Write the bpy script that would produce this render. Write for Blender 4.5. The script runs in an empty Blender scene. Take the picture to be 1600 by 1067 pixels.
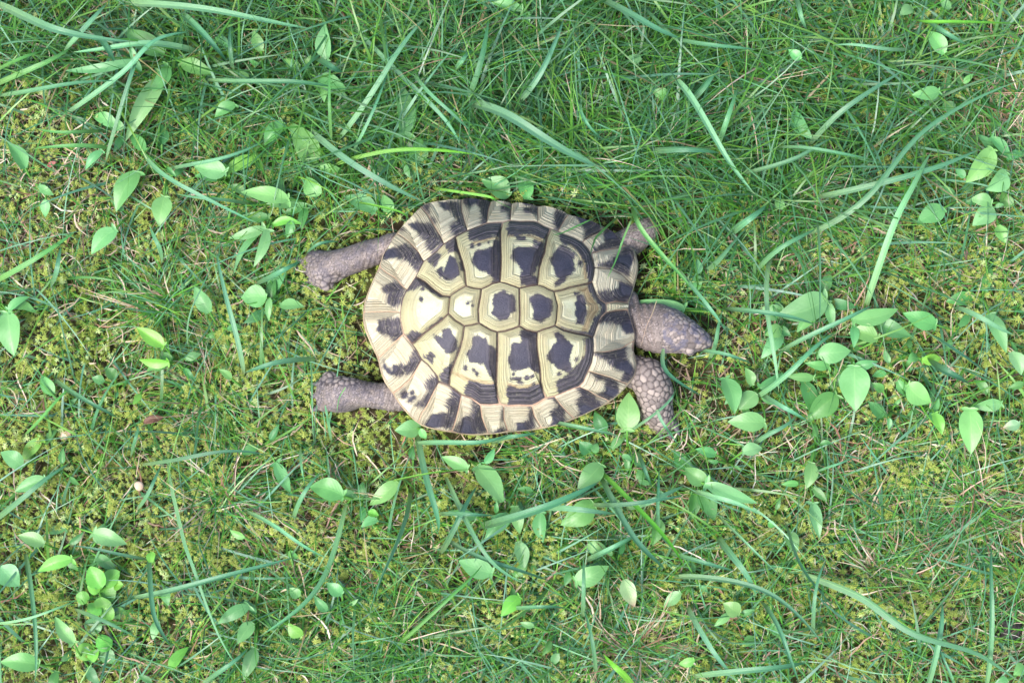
import bpy, bmesh, math, random
import numpy as np
from mathutils import Vector, Matrix, kdtree

random.seed(7)
RNG = np.random.default_rng(7)
SC = bpy.context.scene
COL = SC.collection

# ------------------------------------------------------------------ camera
DIST, TILT, FPX = 1.15, math.radians(6.0), 2875.0      # metres, tilt, focal length in photo pixels
CAM = np.array([0.0, -DIST * math.sin(TILT), DIST * math.cos(TILT)])
FWD = np.array([0.0, math.sin(TILT), -math.cos(TILT)])
UPV = np.array([0.0, math.cos(TILT), math.sin(TILT)])
cd = bpy.data.cameras.new('camera')
cd.sensor_width = 36.0
cd.lens = FPX / 1600.0 * 36.0
cd.clip_start, cd.clip_end = 0.05, 200.0
cam = bpy.data.objects.new('camera', cd)
cam.location = CAM
cam.rotation_euler = (TILT, 0, 0)
COL.objects.link(cam)
SC.camera = cam

# ------------------------------------------------------------------ sky, sun, exposure
SUN_DIR = Vector((-0.50, -0.42, 1.0)).normalized()
SUN_EL = math.asin(SUN_DIR.z)
SUN_AZ = math.atan2(SUN_DIR.x, SUN_DIR.y)
world = bpy.data.worlds.new('World')
SC.world = world
world.use_nodes = True
wn, wl = world.node_tree.nodes, world.node_tree.links
bg = wn['Background']
sky = wn.new('ShaderNodeTexSky')
sky.sky_type = 'NISHITA'
sky.sun_disc = False
sky.sun_elevation = SUN_EL
sky.sun_rotation = SUN_AZ
sky.dust_density = 4.0
hs = wn.new('ShaderNodeHueSaturation')
hs.inputs['Saturation'].default_value = 1.12
wl.new(sky.outputs[0], hs.inputs['Color'])
wl.new(hs.outputs[0], bg.inputs['Color'])
bg.inputs['Strength'].default_value = 0.135
sd = bpy.data.lights.new('sun', 'SUN')
sd.energy = 1.25
sd.angle = math.radians(22)
sd.color = (1.0, 0.998, 0.995)
sun = bpy.data.objects.new('sun', sd)
sun.rotation_euler = (-SUN_DIR).to_track_quat('-Z', 'Y').to_euler()
COL.objects.link(sun)
vs = SC.view_settings
vs.view_transform = 'Standard'
vs.look = 'None'
vs.gamma = 1.0
vs.exposure = 1.5
SC.cycles.max_bounces = 8
SC.cycles.transparent_max_bounces = 8

# ------------------------------------------------------------------ projection helpers
def unproj(px, py, z):
    """photo pixel -> point of the place at height z (arrays welcome)"""
    px, py, z = np.broadcast_arrays(np.asarray(px, float), np.asarray(py, float), np.asarray(z, float))
    a = (px - 800.0) / FPX
    b = (533.5 - py) / FPX
    d = FWD[None] + a.reshape(-1, 1) * np.array([[1.0, 0, 0]]) + b.reshape(-1, 1) * UPV[None]
    t = (z.reshape(-1) - CAM[2]) / d[:, 2]
    return CAM[None] + d * t[:, None]

def proj(P):
    P = np.asarray(P, float).reshape(-1, 3)
    r = P - CAM[None]
    w = r @ FWD
    return np.stack([800.0 + FPX * r[:, 0] / w, 533.5 - FPX * (r @ UPV) / w], 1)

def in_poly(pts, poly):
    pts = np.asarray(pts, float).reshape(-1, 2)
    poly = np.asarray(poly, float)
    x, y = pts[:, 0], pts[:, 1]
    ins = np.zeros(len(pts), bool)
    n = len(poly)
    for i in range(n):
        x0, y0 = poly[i]
        x1, y1 = poly[(i + 1) % n]
        if y0 == y1:
            continue
        c = ((y0 > y) != (y1 > y)) & (x < (x1 - x0) * (y - y0) / (y1 - y0) + x0)
        ins ^= c
    return ins

def poly_sdf(pts, poly):
    """positive inside, pixels"""
    pts = np.asarray(pts, float).reshape(-1, 2)
    poly = np.asarray(poly, float)
    d = np.full(len(pts), 1e9)
    n = len(poly)
    for i in range(n):
        a, b = poly[i], poly[(i + 1) % n]
        ab = b - a
        L = ab @ ab
        if L < 1e-9:
            continue
        t = np.clip(((pts - a) @ ab) / L, 0, 1)
        q = pts - a - t[:, None] * ab
        d = np.minimum(d, np.hypot(q[:, 0], q[:, 1]))
    return np.where(in_poly(pts, poly), d, -d)

def vnoise(x, y, s, seed=0):
    """cheap smooth value noise on the ground, s = feature size in metres"""
    r = np.random.default_rng(seed + 991)
    tab = r.random((64, 64))
    u, v = np.asarray(x) / s + 31.3, np.asarray(y) / s + 17.7
    i, j = np.floor(u).astype(int), np.floor(v).astype(int)
    f, g = u - i, v - j
    f, g = f * f * (3 - 2 * f), g * g * (3 - 2 * g)
    T = lambda a, b: tab[a % 64, b % 64]
    return (T(i, j) * (1 - f) + T(i + 1, j) * f) * (1 - g) + (T(i, j + 1) * (1 - f) + T(i + 1, j + 1) * f) * g

def ground_z(x, y):
    m = np.exp(-(np.asarray(x) ** 2 + np.asarray(y) ** 2) / 0.8)
    return m * (0.010 * (vnoise(x, y, 0.09, 1) - 0.5) + 0.006 * (vnoise(x, y, 0.03, 2) - 0.5) + 0.003 * (vnoise(x, y, 0.011, 3) - 0.5))

# ------------------------------------------------------------------ mesh helpers
def mesh_obj(name, V, F, mat=None, parent=None, smooth=True, attrs=None):
    me = bpy.data.meshes.new(name)
    V = np.asarray(V, np.float32)
    if isinstance(F, np.ndarray):
        k = F.shape[1]
        me.vertices.add(len(V))
        me.vertices.foreach_set('co', V.ravel())
        me.loops.add(F.size)
        me.loops.foreach_set('vertex_index', F.astype(np.int32).ravel())
        me.polygons.add(len(F))
        me.polygons.foreach_set('loop_start', (np.arange(len(F)) * k).astype(np.int32))
        me.polygons.foreach_set('loop_total', np.full(len(F), k, np.int32))
        me.update(calc_edges=True)
    else:
        me.from_pydata([tuple(map(float, v)) for v in V], [], [tuple(map(int, f)) for f in F])
        me.update()
    if smooth:
        me.polygons.foreach_set('use_smooth', np.ones(len(me.polygons), bool))
    for an, av in (attrs or {}).items():
        av = np.asarray(av, np.float32)
        if av.ndim == 2:
            if av.shape[1] == 3:
                av = np.hstack([av, np.ones((len(av), 1), np.float32)])
            a = me.attributes.new(an, 'FLOAT_COLOR', 'POINT')
            a.data.foreach_set('color', av.ravel())
        else:
            a = me.attributes.new(an, 'FLOAT', 'POINT')
            a.data.foreach_set('value', av.ravel())
    if mat:
        me.materials.append(mat)
    o = bpy.data.objects.new(name, me)
    COL.objects.link(o)
    if parent:
        o.parent = parent
        o.matrix_parent_inverse = Matrix.Translation(-Vector(parent.location))
    return o

def tag(o, label=None, cat=None, group=None, kind=None):
    if label: o['label'] = label
    if cat: o['category'] = cat
    if group: o['group'] = group
    if kind: o['kind'] = kind
    return o

def empty(name, loc):
    o = bpy.data.objects.new(name, None)
    o.empty_display_size = 0.01
    o.location = loc
    COL.objects.link(o)
    return o

# ------------------------------------------------------------------ materials
class NT:
    def __init__(s, name):
        s.m = bpy.data.materials.new(name)
        s.m.use_nodes = True
        s.n, s.l = s.m.node_tree.nodes, s.m.node_tree.links
        s.b = s.n['Principled BSDF']
        s.out = s.n['Material Output']
    def new(s, t, **kw):
        x = s.n.new(t)
        for k, v in kw.items():
            setattr(x, k, v)
        return x
    def put(s, sock, v):
        if isinstance(v, bpy.types.NodeSocket):
            s.l.new(v, sock)
        elif v is not None:
            if isinstance(v, (tuple, list)) and len(v) == 3 and sock.type == 'RGBA':
                v = (*v, 1.0)
            sock.default_value = v
    def attr(s, name, col=False):
        a = s.new('ShaderNodeAttribute', attribute_name=name)
        return a.outputs['Color' if col else 'Fac']
    def math(s, op, a, b=None, c=None, clamp=False):
        x = s.new('ShaderNodeMath', operation=op, use_clamp=clamp)
        for i, v in enumerate((a, b, c)):
            if v is not None:
                s.put(x.inputs[i], v)
        return x.outputs[0]
    def step(s, v, lo, hi, a=0.0, b=1.0):
        x = s.new('ShaderNodeMapRange', interpolation_type='SMOOTHSTEP')
        for i, q in enumerate((v, lo, hi, a, b)):
            s.put(x.inputs[i], q)
        return x.outputs[0]
    def mix(s, f, a, b, mode='MIX'):
        x = s.new('ShaderNodeMix', data_type='RGBA', blend_type=mode)
        s.put(x.inputs['Factor'], f)
        s.put(x.inputs['A'], a) if False else s.put([i for i in x.inputs if i.name == 'A' and i.type == 'RGBA'][0], a)
        s.put([i for i in x.inputs if i.name == 'B' and i.type == 'RGBA'][0], b)
        return [o for o in x.outputs if o.type == 'RGBA'][0]
    def noise(s, scale, detail=3.0, rough=0.55, vec=None, dims='3D', w=None):
        x = s.new('ShaderNodeTexNoise', noise_dimensions=dims)
        x.inputs['Scale'].default_value = scale
        x.inputs['Detail'].default_value = detail
        x.inputs['Roughness'].default_value = rough
        if vec is not None: s.l.new(vec, x.inputs['Vector'])
        if w is not None: s.put(x.inputs['W'], w)
        return x.outputs['Fac']
    def coord(s):
        return s.new('ShaderNodeNewGeometry').outputs['Position']
    def bump(s, h, strength=0.3, dist=0.001):
        x = s.new('ShaderNodeBump')
        x.inputs['Strength'].default_value = strength
        x.inputs['Distance'].default_value = dist
        s.l.new(h, x.inputs['Height'])
        s.l.new(x.outputs[0], s.b.inputs['Normal'])
        return x
    def leafy(s, color, rough=0.5, trans=0.35, tcol=None, spec=0.5):
        """principled mixed with translucent, for thin green things"""
        s.put(s.b.inputs['Base Color'], color)
        s.b.inputs['Roughness'].default_value = rough
        s.b.inputs['Specular IOR Level'].default_value = spec
        t = s.new('ShaderNodeBsdfTranslucent')
        s.put(t.inputs['Color'], tcol if tcol is not None else color)
        mx = s.new('ShaderNodeMixShader')
        mx.inputs[0].default_value = trans
        s.l.new(s.b.outputs[0], mx.inputs[1])
        s.l.new(t.outputs[0], mx.inputs[2])
        s.l.new(mx.outputs[0], s.out.inputs['Surface'])
        return s.m

def mat_ground():
    s = NT('soil')
    p = s.coord()
    a = s.noise(18, 5, 0.6, p)
    b = s.noise(140, 4, 0.65, p)
    c1 = s.mix(s.step(a, 0.35, 0.65), (0.040, 0.030, 0.018), (0.060, 0.070, 0.018))
    c2 = s.mix(s.step(b, 0.45, 0.75), c1, (0.14, 0.105, 0.065))
    s.put(s.b.inputs['Base Color'], c2)
    s.b.inputs['Roughness'].default_value = 0.95
    s.b.inputs['Specular IOR Level'].default_value = 0.15
    s.bump(s.noise(420, 4, 0.7, p), 0.7, 0.002)
    return s.m

def mat_attr(name, rough, trans, spec=0.5, gain=1.25):
    s = NT(name)
    c = s.attr('col', True)
    p = s.coord()
    n = s.noise(300, 2, 0.5, p)
    c2 = s.mix(s.step(n, 0.3, 0.7, 0.0, 0.35), c, s.mix(1.0, c, (0.75, 0.80, 0.6), 'MULTIPLY'))
    t = s.mix(1.0, c2, (gain, gain, gain * 0.6), 'MULTIPLY')
    return s.leafy(c2, rough, trans, t, spec)

def mat_blade():
    s = NT('grass_blade')
    c = s.attr('col', True)
    u = s.attr('across')
    v = s.attr('along')
    au = s.math('ABSOLUTE', u)
    rib = s.math('SINE', s.math('MULTIPLY', u, 22.0))
    c = s.mix(s.step(rib, -0.5, 1.0, 0.0, 0.22), c, s.mix(1.0, c, (1.5, 1.45, 1.35), 'MULTIPLY'))
    c = s.mix(s.step(au, 0.16, 0.02, 0.0, 0.45), c, s.mix(1.0, c, (1.7, 1.6, 1.3), 'MULTIPLY'))
    n = s.noise(160, 3, 0.6, s.coord())
    c = s.mix(s.step(n, 0.35, 0.75, 0.0, 0.4), c, s.mix(1.0, c, (0.80, 0.85, 0.75), 'MULTIPLY'))
    c = s.mix(s.step(v, 0.90, 1.0, 0.0, 0.6), c, (0.34, 0.30, 0.13))
    s.bump(rib, 0.25, 0.0003)
    t = s.mix(1.0, c, (1.2, 1.3, 0.6), 'MULTIPLY')
    return s.leafy(c, 0.38, 0.20, t, 0.55)

def mat_leaf():
    s = NT('sorrel_leaf')
    c = s.attr('col', True)
    u = s.attr('across')
    v = s.attr('along')
    au = s.math('ABSOLUTE', u)
    p = s.coord()
    # side veins run forward from the midrib
    vein = s.math('SINE', s.math('MULTIPLY', s.math('SUBTRACT', v, s.math('MULTIPLY', au, 0.32)), 48.0))
    vm = s.step(vein, 0.70, 1.0, 0.0, 0.07)
    c = s.mix(vm, c, s.mix(1.0, c, (1.35, 1.25, 1.2), 'MULTIPLY'))
    c = s.mix(s.step(au, 0.07, 0.015, 0.0, 0.6), c, s.mix(1.0, c, (1.35, 1.2, 1.2), 'MULTIPLY'))
    n = s.noise(130, 4, 0.6, p)
    c = s.mix(s.step(n, 0.35, 0.72, 0.0, 0.5), c, s.mix(1.0, c, (0.78, 0.86, 0.74), 'MULTIPLY'))
    sp = s.noise(900, 2, 0.5, p)
    c = s.mix(s.step(sp, 0.68, 0.76, 0.0, 0.25), c, (0.16, 0.15, 0.07))
    s.bump(s.math('ADD', s.math('MULTIPLY', vein, 0.10), s.math('MULTIPLY', n, 2.0)), 0.30, 0.0004)
    t = s.mix(1.0, c, (1.1, 1.2, 0.55), 'MULTIPLY')
    return s.leafy(c, 0.42, 0.18, t, 0.5)

def mat_scute():
    s = NT('scute')
    p = s.coord()
    t = s.attr('ring')
    dk = s.attr('dark')
    br = s.attr('brown')
    warm = s.attr('warm')
    sid = s.attr('ident')
    n1 = s.noise(230, 5, 0.62, p)
    n2 = s.noise(1100, 3, 0.6, p)
    # growth rings: one-dimensional noise of the ring coordinate, wobbling a little
    tw = s.math('ADD', s.math('ADD', t, s.math('MULTIPLY', s.math('SUBTRACT', n1, 0.5), 0.012)), s.math('MULTIPLY', sid, 7.31))
    rg = s.noise(11, 3, 0.6, dims='1D', w=tw)
    rf = s.noise(34, 2, 0.6, dims='1D', w=tw)
    outer = s.step(t, 0.22, 0.5)
    fade = s.step(t, 0.1, 0.9)
    # dark pigment
    e = s.math('MULTIPLY', s.math('SUBTRACT', n1, 0.5), 11.0)
    e = s.math('ADD', e, s.math('MULTIPLY', s.math('SUBTRACT', n2, 0.5), 5.0))
    e = s.math('ADD', e, s.math('MULTIPLY', s.math('MULTIPLY', s.math('SUBTRACT', rf, 0.5), s.math('ADD', 9.0, s.math('MULTIPLY', warm, 9.0))), outer))
    d = s.math('ADD', dk, e)
    dm = s.step(d, s.math('SUBTRACT', -2.6, s.math('MULTIPLY', warm, 2.0)), s.math('ADD', 0.6, s.math('MULTIPLY', warm, 0.6)))
    wear = s.math('MULTIPLY', s.step(s.noise(520, 4, 0.7, p), 0.52, 0.70, 0.0, 0.40), s.math('MULTIPLY', outer, s.math('ADD', 0.35, s.math('MULTIPLY', warm, 0.65))))
    dm = s.math('MULTIPLY', dm, s.math('SUBTRACT', 1.0, wear))
    # pale horn
    pale_in = s.mix(s.step(n1, 0.35, 0.65), (0.41, 0.41, 0.25), (0.45, 0.455, 0.31))
    pale_out = s.mix(s.step(rg, 0.36, 0.66), (0.47, 0.45, 0.245), (0.42, 0.38, 0.22))
    pale_m = s.mix(s.step(rg, 0.36, 0.66), (0.49, 0.455, 0.315), (0.44, 0.385, 0.27))
    pale = s.mix(fade, pale_in, pale_out)
    pale = s.mix(warm, pale, pale_m)
    lines = s.step(rf, 0.54, 0.66, 0.0, 0.25)
    pale = s.mix(s.math('MULTIPLY', lines, outer), pale, (0.34, 0.26, 0.16))
    dirt = s.noise(75, 4, 0.6, p)
    pale = s.mix(s.step(dirt, 0.46, 0.72, 0.0, 0.45), pale, (0.34, 0.28, 0.16))
    pale = s.mix(s.step(s.noise(620, 5, 0.7, p), 0.56, 0.72, 0.0, 0.45), pale, (0.20, 0.145, 0.09))
    bm = s.step(s.math('ADD', br, e), -2.0, 3.0, 0.0, 0.75)
    pale = s.mix(bm, pale, s.mix(s.step(rf, 0.4, 0.65), (0.20, 0.11, 0.045), (0.42, 0.30, 0.15)))
    # dark horn with scuffed growth lines
    dark = s.mix(s.step(n1, 0.35, 0.7), (0.020, 0.017, 0.024), (0.050, 0.043, 0.055))
    dark = s.mix(s.math('MULTIPLY', s.step(rf, 0.52, 0.64, 0.0, 0.70), outer), dark, (0.16, 0.135, 0.15))
    dark = s.mix(s.step(t, 0.42, 0.12, 0.0, 0.75), dark, s.mix(s.step(n2, 0.35, 0.65), (0.022, 0.021, 0.036), (0.040, 0.039, 0.060)))
    scr = s.noise(2300, 2, 0.7, p)
    dark = s.mix(s.step(scr, 0.66, 0.78, 0.0, 0.45), dark, (0.30, 0.28, 0.29))
    c = s.mix(dm, pale, dark)
    # grime close to the seams
    ed = s.math('MULTIPLY', s.step(s.math('ADD', t, s.math('MULTIPLY', s.math('SUBTRACT', n2, 0.5), 0.09)), 0.935, 0.99), s.math('SUBTRACT', 1.0, s.math('MULTIPLY', warm, 0.72)))
    c = s.mix(s.math('MULTIPLY', ed, 0.6), c, (0.09, 0.06, 0.045))
    s.put(s.b.inputs['Base Color'], c)
    s.put(s.b.inputs['Roughness'], s.math('ADD', 0.42, s.math('MULTIPLY', n1, 0.30)))
    s.b.inputs['Specular IOR Level'].default_value = 0.5
    h = s.math('ADD', s.math('MULTIPLY', s.math('MULTIPLY', rf, outer), 1.0), s.math('MULTIPLY', n2, 0.25))
    h = s.math('ADD', h, s.math('MULTIPLY', s.math('MULTIPLY', rg, outer), 1.2))
    s.bump(h, 0.9, 0.0012)
    return s.m

def mat_skin():
    s = NT('tortoise_skin')
    p = s.coord()
    ed = s.attr('edge')
    rnd = s.attr('cellrnd')
    big = s.attr('big')
    blu = s.attr('dusky')
    n = s.noise(260, 4, 0.6, p)
    base = s.mix(s.step(n, 0.35, 0.65), (0.070, 0.057, 0.052), (0.128, 0.105, 0.096))
    sc = s.mix(rnd, (0.150, 0.124, 0.112), (0.34, 0.285, 0.245))
    em = s.step(ed, 0.10, 0.45)
    c = s.mix(s.math('MULTIPLY', em, s.math('ADD', 0.40, s.math('MULTIPLY', big, 0.50))), base, sc)
    c = s.mix(s.math('MULTIPLY', s.step(ed, 0.16, 0.0), s.math('ADD', 0.35, s.math('MULTIPLY', big, 0.35))), c, (0.060, 0.047, 0.045))
    c = s.mix(s.math('MULTIPLY', blu, s.step(s.noise(180, 3, 0.6, p), 0.42, 0.6)), c, (0.085, 0.082, 0.115))
    vs_ = s.new('ShaderNodeTexVoronoi')
    vs_.inputs['Scale'].default_value = 760
    s.l.new(p, vs_.inputs['Vector'])
    speck = s.math('MULTIPLY', s.step(vs_.outputs['Distance'], 0.42, 0.18), s.math('SUBTRACT', 1.0, big))
    speck = s.math('MULTIPLY', speck, s.step(s.noise(120, 3, 0.6, p), 0.40, 0.62, 0.15, 0.75))
    c = s.mix(speck, c, (0.40, 0.34, 0.33))
    s.put(s.b.inputs['Base Color'], c)
    s.b.inputs['Roughness'].default_value = 0.62
    s.b.inputs['Specular IOR Level'].default_value = 0.4
    vo = s.new('ShaderNodeTexVoronoi', feature='DISTANCE_TO_EDGE')
    vo.inputs['Scale'].default_value = 1100
    s.l.new(p, vo.inputs['Vector'])
    s.bump(s.math('ADD', s.math('MINIMUM', vo.outputs['Distance'], 0.3), s.math('MULTIPLY', s.noise(900, 3, 0.6, p), 0.5)), 0.55, 0.0006)
    return s.m

def mat_plain(name, col, col2, scale, rough=0.7, spec=0.3, bumps=0.3):
    s = NT(name)
    p = s.coord()
    n = s.noise(scale, 4, 0.6, p)
    s.put(s.b.inputs['Base Color'], s.mix(s.step(n, 0.35, 0.65), col, col2))
    s.b.inputs['Roughness'].default_value = rough
    s.b.inputs['Specular IOR Level'].default_value = spec
    s.bump(s.noise(scale * 4, 3, 0.6, p), bumps, 0.0008)
    return s.m

M_GROUND = mat_ground()
M_FINE = mat_attr('fine_grass', 0.40, 0.18, 0.5)
M_MOSS = mat_attr('moss', 0.6, 0.25, 0.3, 1.3)
M_STRAW = mat_attr('straw', 0.65, 0.12, 0.3, 1.0)
M_BLADE = mat_blade()
M_LEAF = mat_leaf()
M_SCUTE = mat_scute()
M_SKIN = mat_skin()
def mat_seam():
    s = NT('shell_seam')
    n = s.noise(500, 4, 0.6, s.coord())
    a = s.mix(s.step(n, 0.35, 0.65), (0.045, 0.030, 0.024), (0.11, 0.075, 0.055))
    b = s.mix(s.step(n, 0.35, 0.65), (0.30, 0.19, 0.13), (0.42, 0.29, 0.20))
    s.put(s.b.inputs['Base Color'], s.mix(s.step(s.attr('reach'), 0.70, 0.76), a, b))
    s.b.inputs['Roughness'].default_value = 0.8
    return s.m
M_SEAM = mat_seam()
M_PLAST = mat_plain('plastron_horn', (0.50, 0.40, 0.26), (0.30, 0.22, 0.15), 90, 0.55, 0.4)
M_CLAW = mat_plain('claw_horn', (0.055, 0.048, 0.055), (0.13, 0.115, 0.12), 200, 0.4, 0.5)
M_EYE = mat_plain('eye', (0.008, 0.007, 0.006), (0.015, 0.012, 0.01), 200, 0.08, 0.6, 0.0)
M_CAP = mat_plain('mushroom_cap', (0.52, 0.36, 0.25), (0.62, 0.48, 0.36), 160, 0.55)
M_RED = mat_plain('red_leaf', (0.34, 0.03, 0.05), (0.45, 0.20, 0.16), 220, 0.5)
M_BROWN = mat_plain('dead_leaf', (0.085, 0.040, 0.025), (0.16, 0.085, 0.05), 220, 0.55)
M_CLOD = mat_plain('soil_clod', (0.045, 0.038, 0.036), (0.12, 0.105, 0.095), 260, 0.95, 0.1, 0.8)

# ------------------------------------------------------------------ ground
def axis(half, stepm, far):
    a = list(np.arange(-half, half + 1e-6, stepm))
    x, st = half, stepm
    out = []
    while x < far:
        st *= 1.35
        x += st
        out.append(x)
    return np.array([-v for v in reversed(out)] + a + out)
gx, gy = axis(0.50, 0.006, 30.0), axis(0.38, 0.006, 30.0)
GX, GY = np.meshgrid(gx, gy)
V = np.stack([GX.ravel(), GY.ravel(), ground_z(GX.ravel(), GY.ravel())], 1)
nx = len(gx)
ii, jj = np.meshgrid(np.arange(nx - 1), np.arange(len(gy) - 1))
q = (jj * nx + ii).ravel()
F = np.stack([q, q + 1, q + nx + 1, q + nx], 1)
tag(mesh_obj('ground', V, F, M_GROUND), kind='structure')

# ------------------------------------------------------------------ tortoise: shell outline and dome
def Z1(lst):           # first-pass reading of the outline
    return [(x / 2.667 + 550, y / 2.667 + 290) for x, y in lst]
# rim between the marginal seams, photo pixels, going round from the front over the upper side to the rear and back
RIM_U = [  # lists of points strictly between two seam ends
]
OUT = {    # seam name -> outer end on the rim
 'nu': (981, 473), 's1u': (990.5, 446), 's2u': (975.6, 383.4), 's3u': (945.6, 355.3), 's4u': (888, 334), 's5u': (840.6, 320.6),
 's6u': (799.4, 316), 's7u': (768.4, 313), 's8u': (719.7, 309.4), 's9u': (658, 321), 's10u': (620, 363.7), 's11u': (593.7, 417),
 'mid': (568.4, 488), 's11l': (592, 560), 's10l': (614.5, 614), 's9l': (653.7, 661.5), 's8l': (705.6, 674), 's7l': (762.8, 677),
 's6l': (791.9, 673.8), 's5l': (846, 668.7), 's4l': (896, 654), 's3l': (953, 627), 's2l': (981, 600), 's1l': (991, 533), 'nl': (980.5, 484)}
SEAM = {   # seam name -> points from inner end to just before the rim
 'nu': [(947.5, 474), (963, 471)], 's1u': [(929.7, 417.8), (953, 419.7), (971.9, 429)], 's2u': [(925, 395.6), (940, 391), (967, 387)],
 's3u': [(910, 377), (925, 368.4), (940, 361)], 's4u': [(872, 360.4), (879, 348.7), (884, 340)], 's5u': [(840.6, 346), (840.6, 332)],
 's6u': [(797.5, 343), (798.5, 330)], 's7u': [(761, 347.3), (762.8, 328)], 's8u': [(730, 359), (721.6, 330)],
 's9u': [(693, 380.6), (686.6, 367.5), (677, 350.6), (668, 334.7)], 's10u': [(661, 408.5), (653.7, 393.7), (640.6, 379.7), (630, 371)],
 's11u': [(635, 452.5), (629.4, 448), (618, 434.7), (602, 425)], 'mid': [(624.7, 488), (607, 486.7)],
 's11l': [(629.6, 522), (616, 535), (602, 549)], 's10l': [(657.5, 562), (650, 577.8), (640.6, 592.8), (625.6, 606)],
 's9l': [(684.7, 597.5), (676, 615), (665, 637), (658.4, 646)], 's8l': [(720.6, 618), (716, 642.5), (709.4, 665)],
 's7l': [(750.6, 634), (753.4, 653.7)], 's6l': [(787, 634), (787.5, 655.6)], 's5l': [(831, 635.3), (835, 651)],
 's4l': [(866.5, 620.4), (875.3, 632), (885.6, 643.4)], 's3l': [(905.3, 605), (919.4, 610.6), (932.5, 619), (943.7, 622.8)],
 's2l': [(919.6, 580), (934.4, 584.4), (951, 589), (965.3, 594.7)], 's1l': [(928, 551), (948.4, 549.7), (971.9, 544), (985, 536)],
 'nl': [(947.5, 488), (963, 485)]}
RIM = {    # rim points after the named seam end, up to the next one
 'nl': [], 'nu': [(986, 460)], 's1u': [(993, 436), (997, 420), (995.3, 404.7), (989, 388), (983, 384)], 's2u': [(971, 378), (965.3, 369.4), (957.8, 361.9)],
 's3u': [(930, 347.5), (905, 340)], 's4u': [(880, 329.5), (860, 324)], 's5u': [(820, 318)], 's6u': [(784, 314.5)], 's7u': [(745, 311)],
 's8u': [(700, 312.5), (680, 315), (668, 317.5)], 's9u': [(644, 337), (630, 352)], 's10u': [(608, 383), (598, 400)],
 's11u': [(585, 435), (577, 455), (570.5, 472)], 'mid': [(568, 500), (571, 515), (579, 535)], 's11l': [(594, 575), (600, 593), (606, 603)],
 's10l': [(622, 627), (635, 643)], 's9l': [(668, 667), (688, 671.5)], 's8l': [(725, 677.5), (745, 678.5)], 's7l': [(778, 676)],
 's6l': [(820, 672)], 's5l': [(870, 663)], 's4l': [(925, 641)], 's3l': [(968, 614)], 's2l': [(991, 588), (994.5, 572), (991, 552), (987, 545)], 's1l': [(992, 523), (988, 510), (984, 496)]}
SEQ = ['nu', 's1u', 's2u', 's3u', 's4u', 's5u', 's6u', 's7u', 's8u', 's9u', 's10u', 's11u', 'mid',
       's11l', 's10l', 's9l', 's8l', 's7l', 's6l', 's5l', 's4l', 's3l', 's2l', 's1l', 'nl']
_raw, _mark = [], []
for k in SEQ:
    _mark.append(len(_raw))
    _raw.append(OUT[k])
    _raw += RIM[k]
_raw = np.array(_raw, float)
_n = len(_raw)
# round the rim off: closed spline through the read points, slightly relaxed
_soft = 0.25 * np.roll(_raw, 1, 0) + 0.5 * _raw + 0.25 * np.roll(_raw, -1, 0)
_raw = 0.6 * _raw + 0.4 * _soft
def _cr(i, f):
    p0, p1, p2, p3 = _raw[(i - 1) % _n], _raw[i % _n], _raw[(i + 1) % _n], _raw[(i + 2) % _n]
    return 0.5 * ((2 * p1) + (-p0 + p2) * f + (2 * p0 - 5 * p1 + 4 * p2 - p3) * f * f + (-p0 + 3 * p1 - 3 * p2 + p3) * f ** 3)
OUTLINE = []
for q_, k in enumerate(SEQ):
    i0 = _mark[q_]
    i1 = _mark[q_ + 1] if q_ + 1 < len(SEQ) else _n
    chain = [tuple(_cr(i, f)) for i in range(i0, i1) for f in (0.0, 0.33, 0.67)]
    OUT[k] = chain[0]
    RIM[k] = chain[1:]
    OUTLINE += chain
OUTLINE = np.array(OUTLINE)
ZR, HD = 0.030, 0.046
rimw = unproj(OUTLINE[:, 0], OUTLINE[:, 1], ZR)
CEN = np.array([0.5 * (rimw[:, 0].min() + rimw[:, 0].max()), 0.5 * (rimw[:, 1].min() + rimw[:, 1].max())])
_ang = np.arctan2(rimw[:, 1] - CEN[1], rimw[:, 0] - CEN[0])
_rad = np.hypot(rimw[:, 1] - CEN[1], rimw[:, 0] - CEN[0])
_o = np.argsort(_ang)
_ang, _rad = _ang[_o], _rad[_o]
_ang = np.concatenate([_ang - 2 * np.pi, _ang, _ang + 2 * np.pi])
_rad = np.tile(_rad, 3)

def dome(x, y):
    dx, dy = x - CEN[0], y - CEN[1]
    a = np.arctan2(dy, dx)
    r = np.hypot(dx, dy) / np.interp(a, _ang, _rad)
    rc = np.clip(r, 0, 1.06)
    zr = ZR + rc * rc * (0.003 * np.cos(2 * a) - 0.002 * np.sin(a))
    return zr + HD * np.sign(1 - rc) * np.abs(1 - rc ** 2.5) ** 1.25

def on_dome(P):
    """photo pixels on the shell -> 3-D points on the dome"""
    P = np.asarray(P, float).reshape(-1, 2)
    z = np.full(len(P), ZR + 0.02)
    for _ in range(40):
        W = unproj(P[:, 0], P[:, 1], z)
        z = 0.5 * z + 0.5 * dome(W[:, 0], W[:, 1])
    return unproj(P[:, 0], P[:, 1], z)

def dome_normal(W):
    e = 5e-4
    x, y = W[:, 0], W[:, 1]
    gx_ = (dome(x + e, y) - dome(x - e, y)) / (2 * e)
    gy_ = (dome(x, y + e) - dome(x, y - e)) / (2 * e)
    n = np.stack([-gx_, -gy_, np.ones_like(x)], 1)
    return n / np.linalg.norm(n, axis=1)[:, None]

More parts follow.
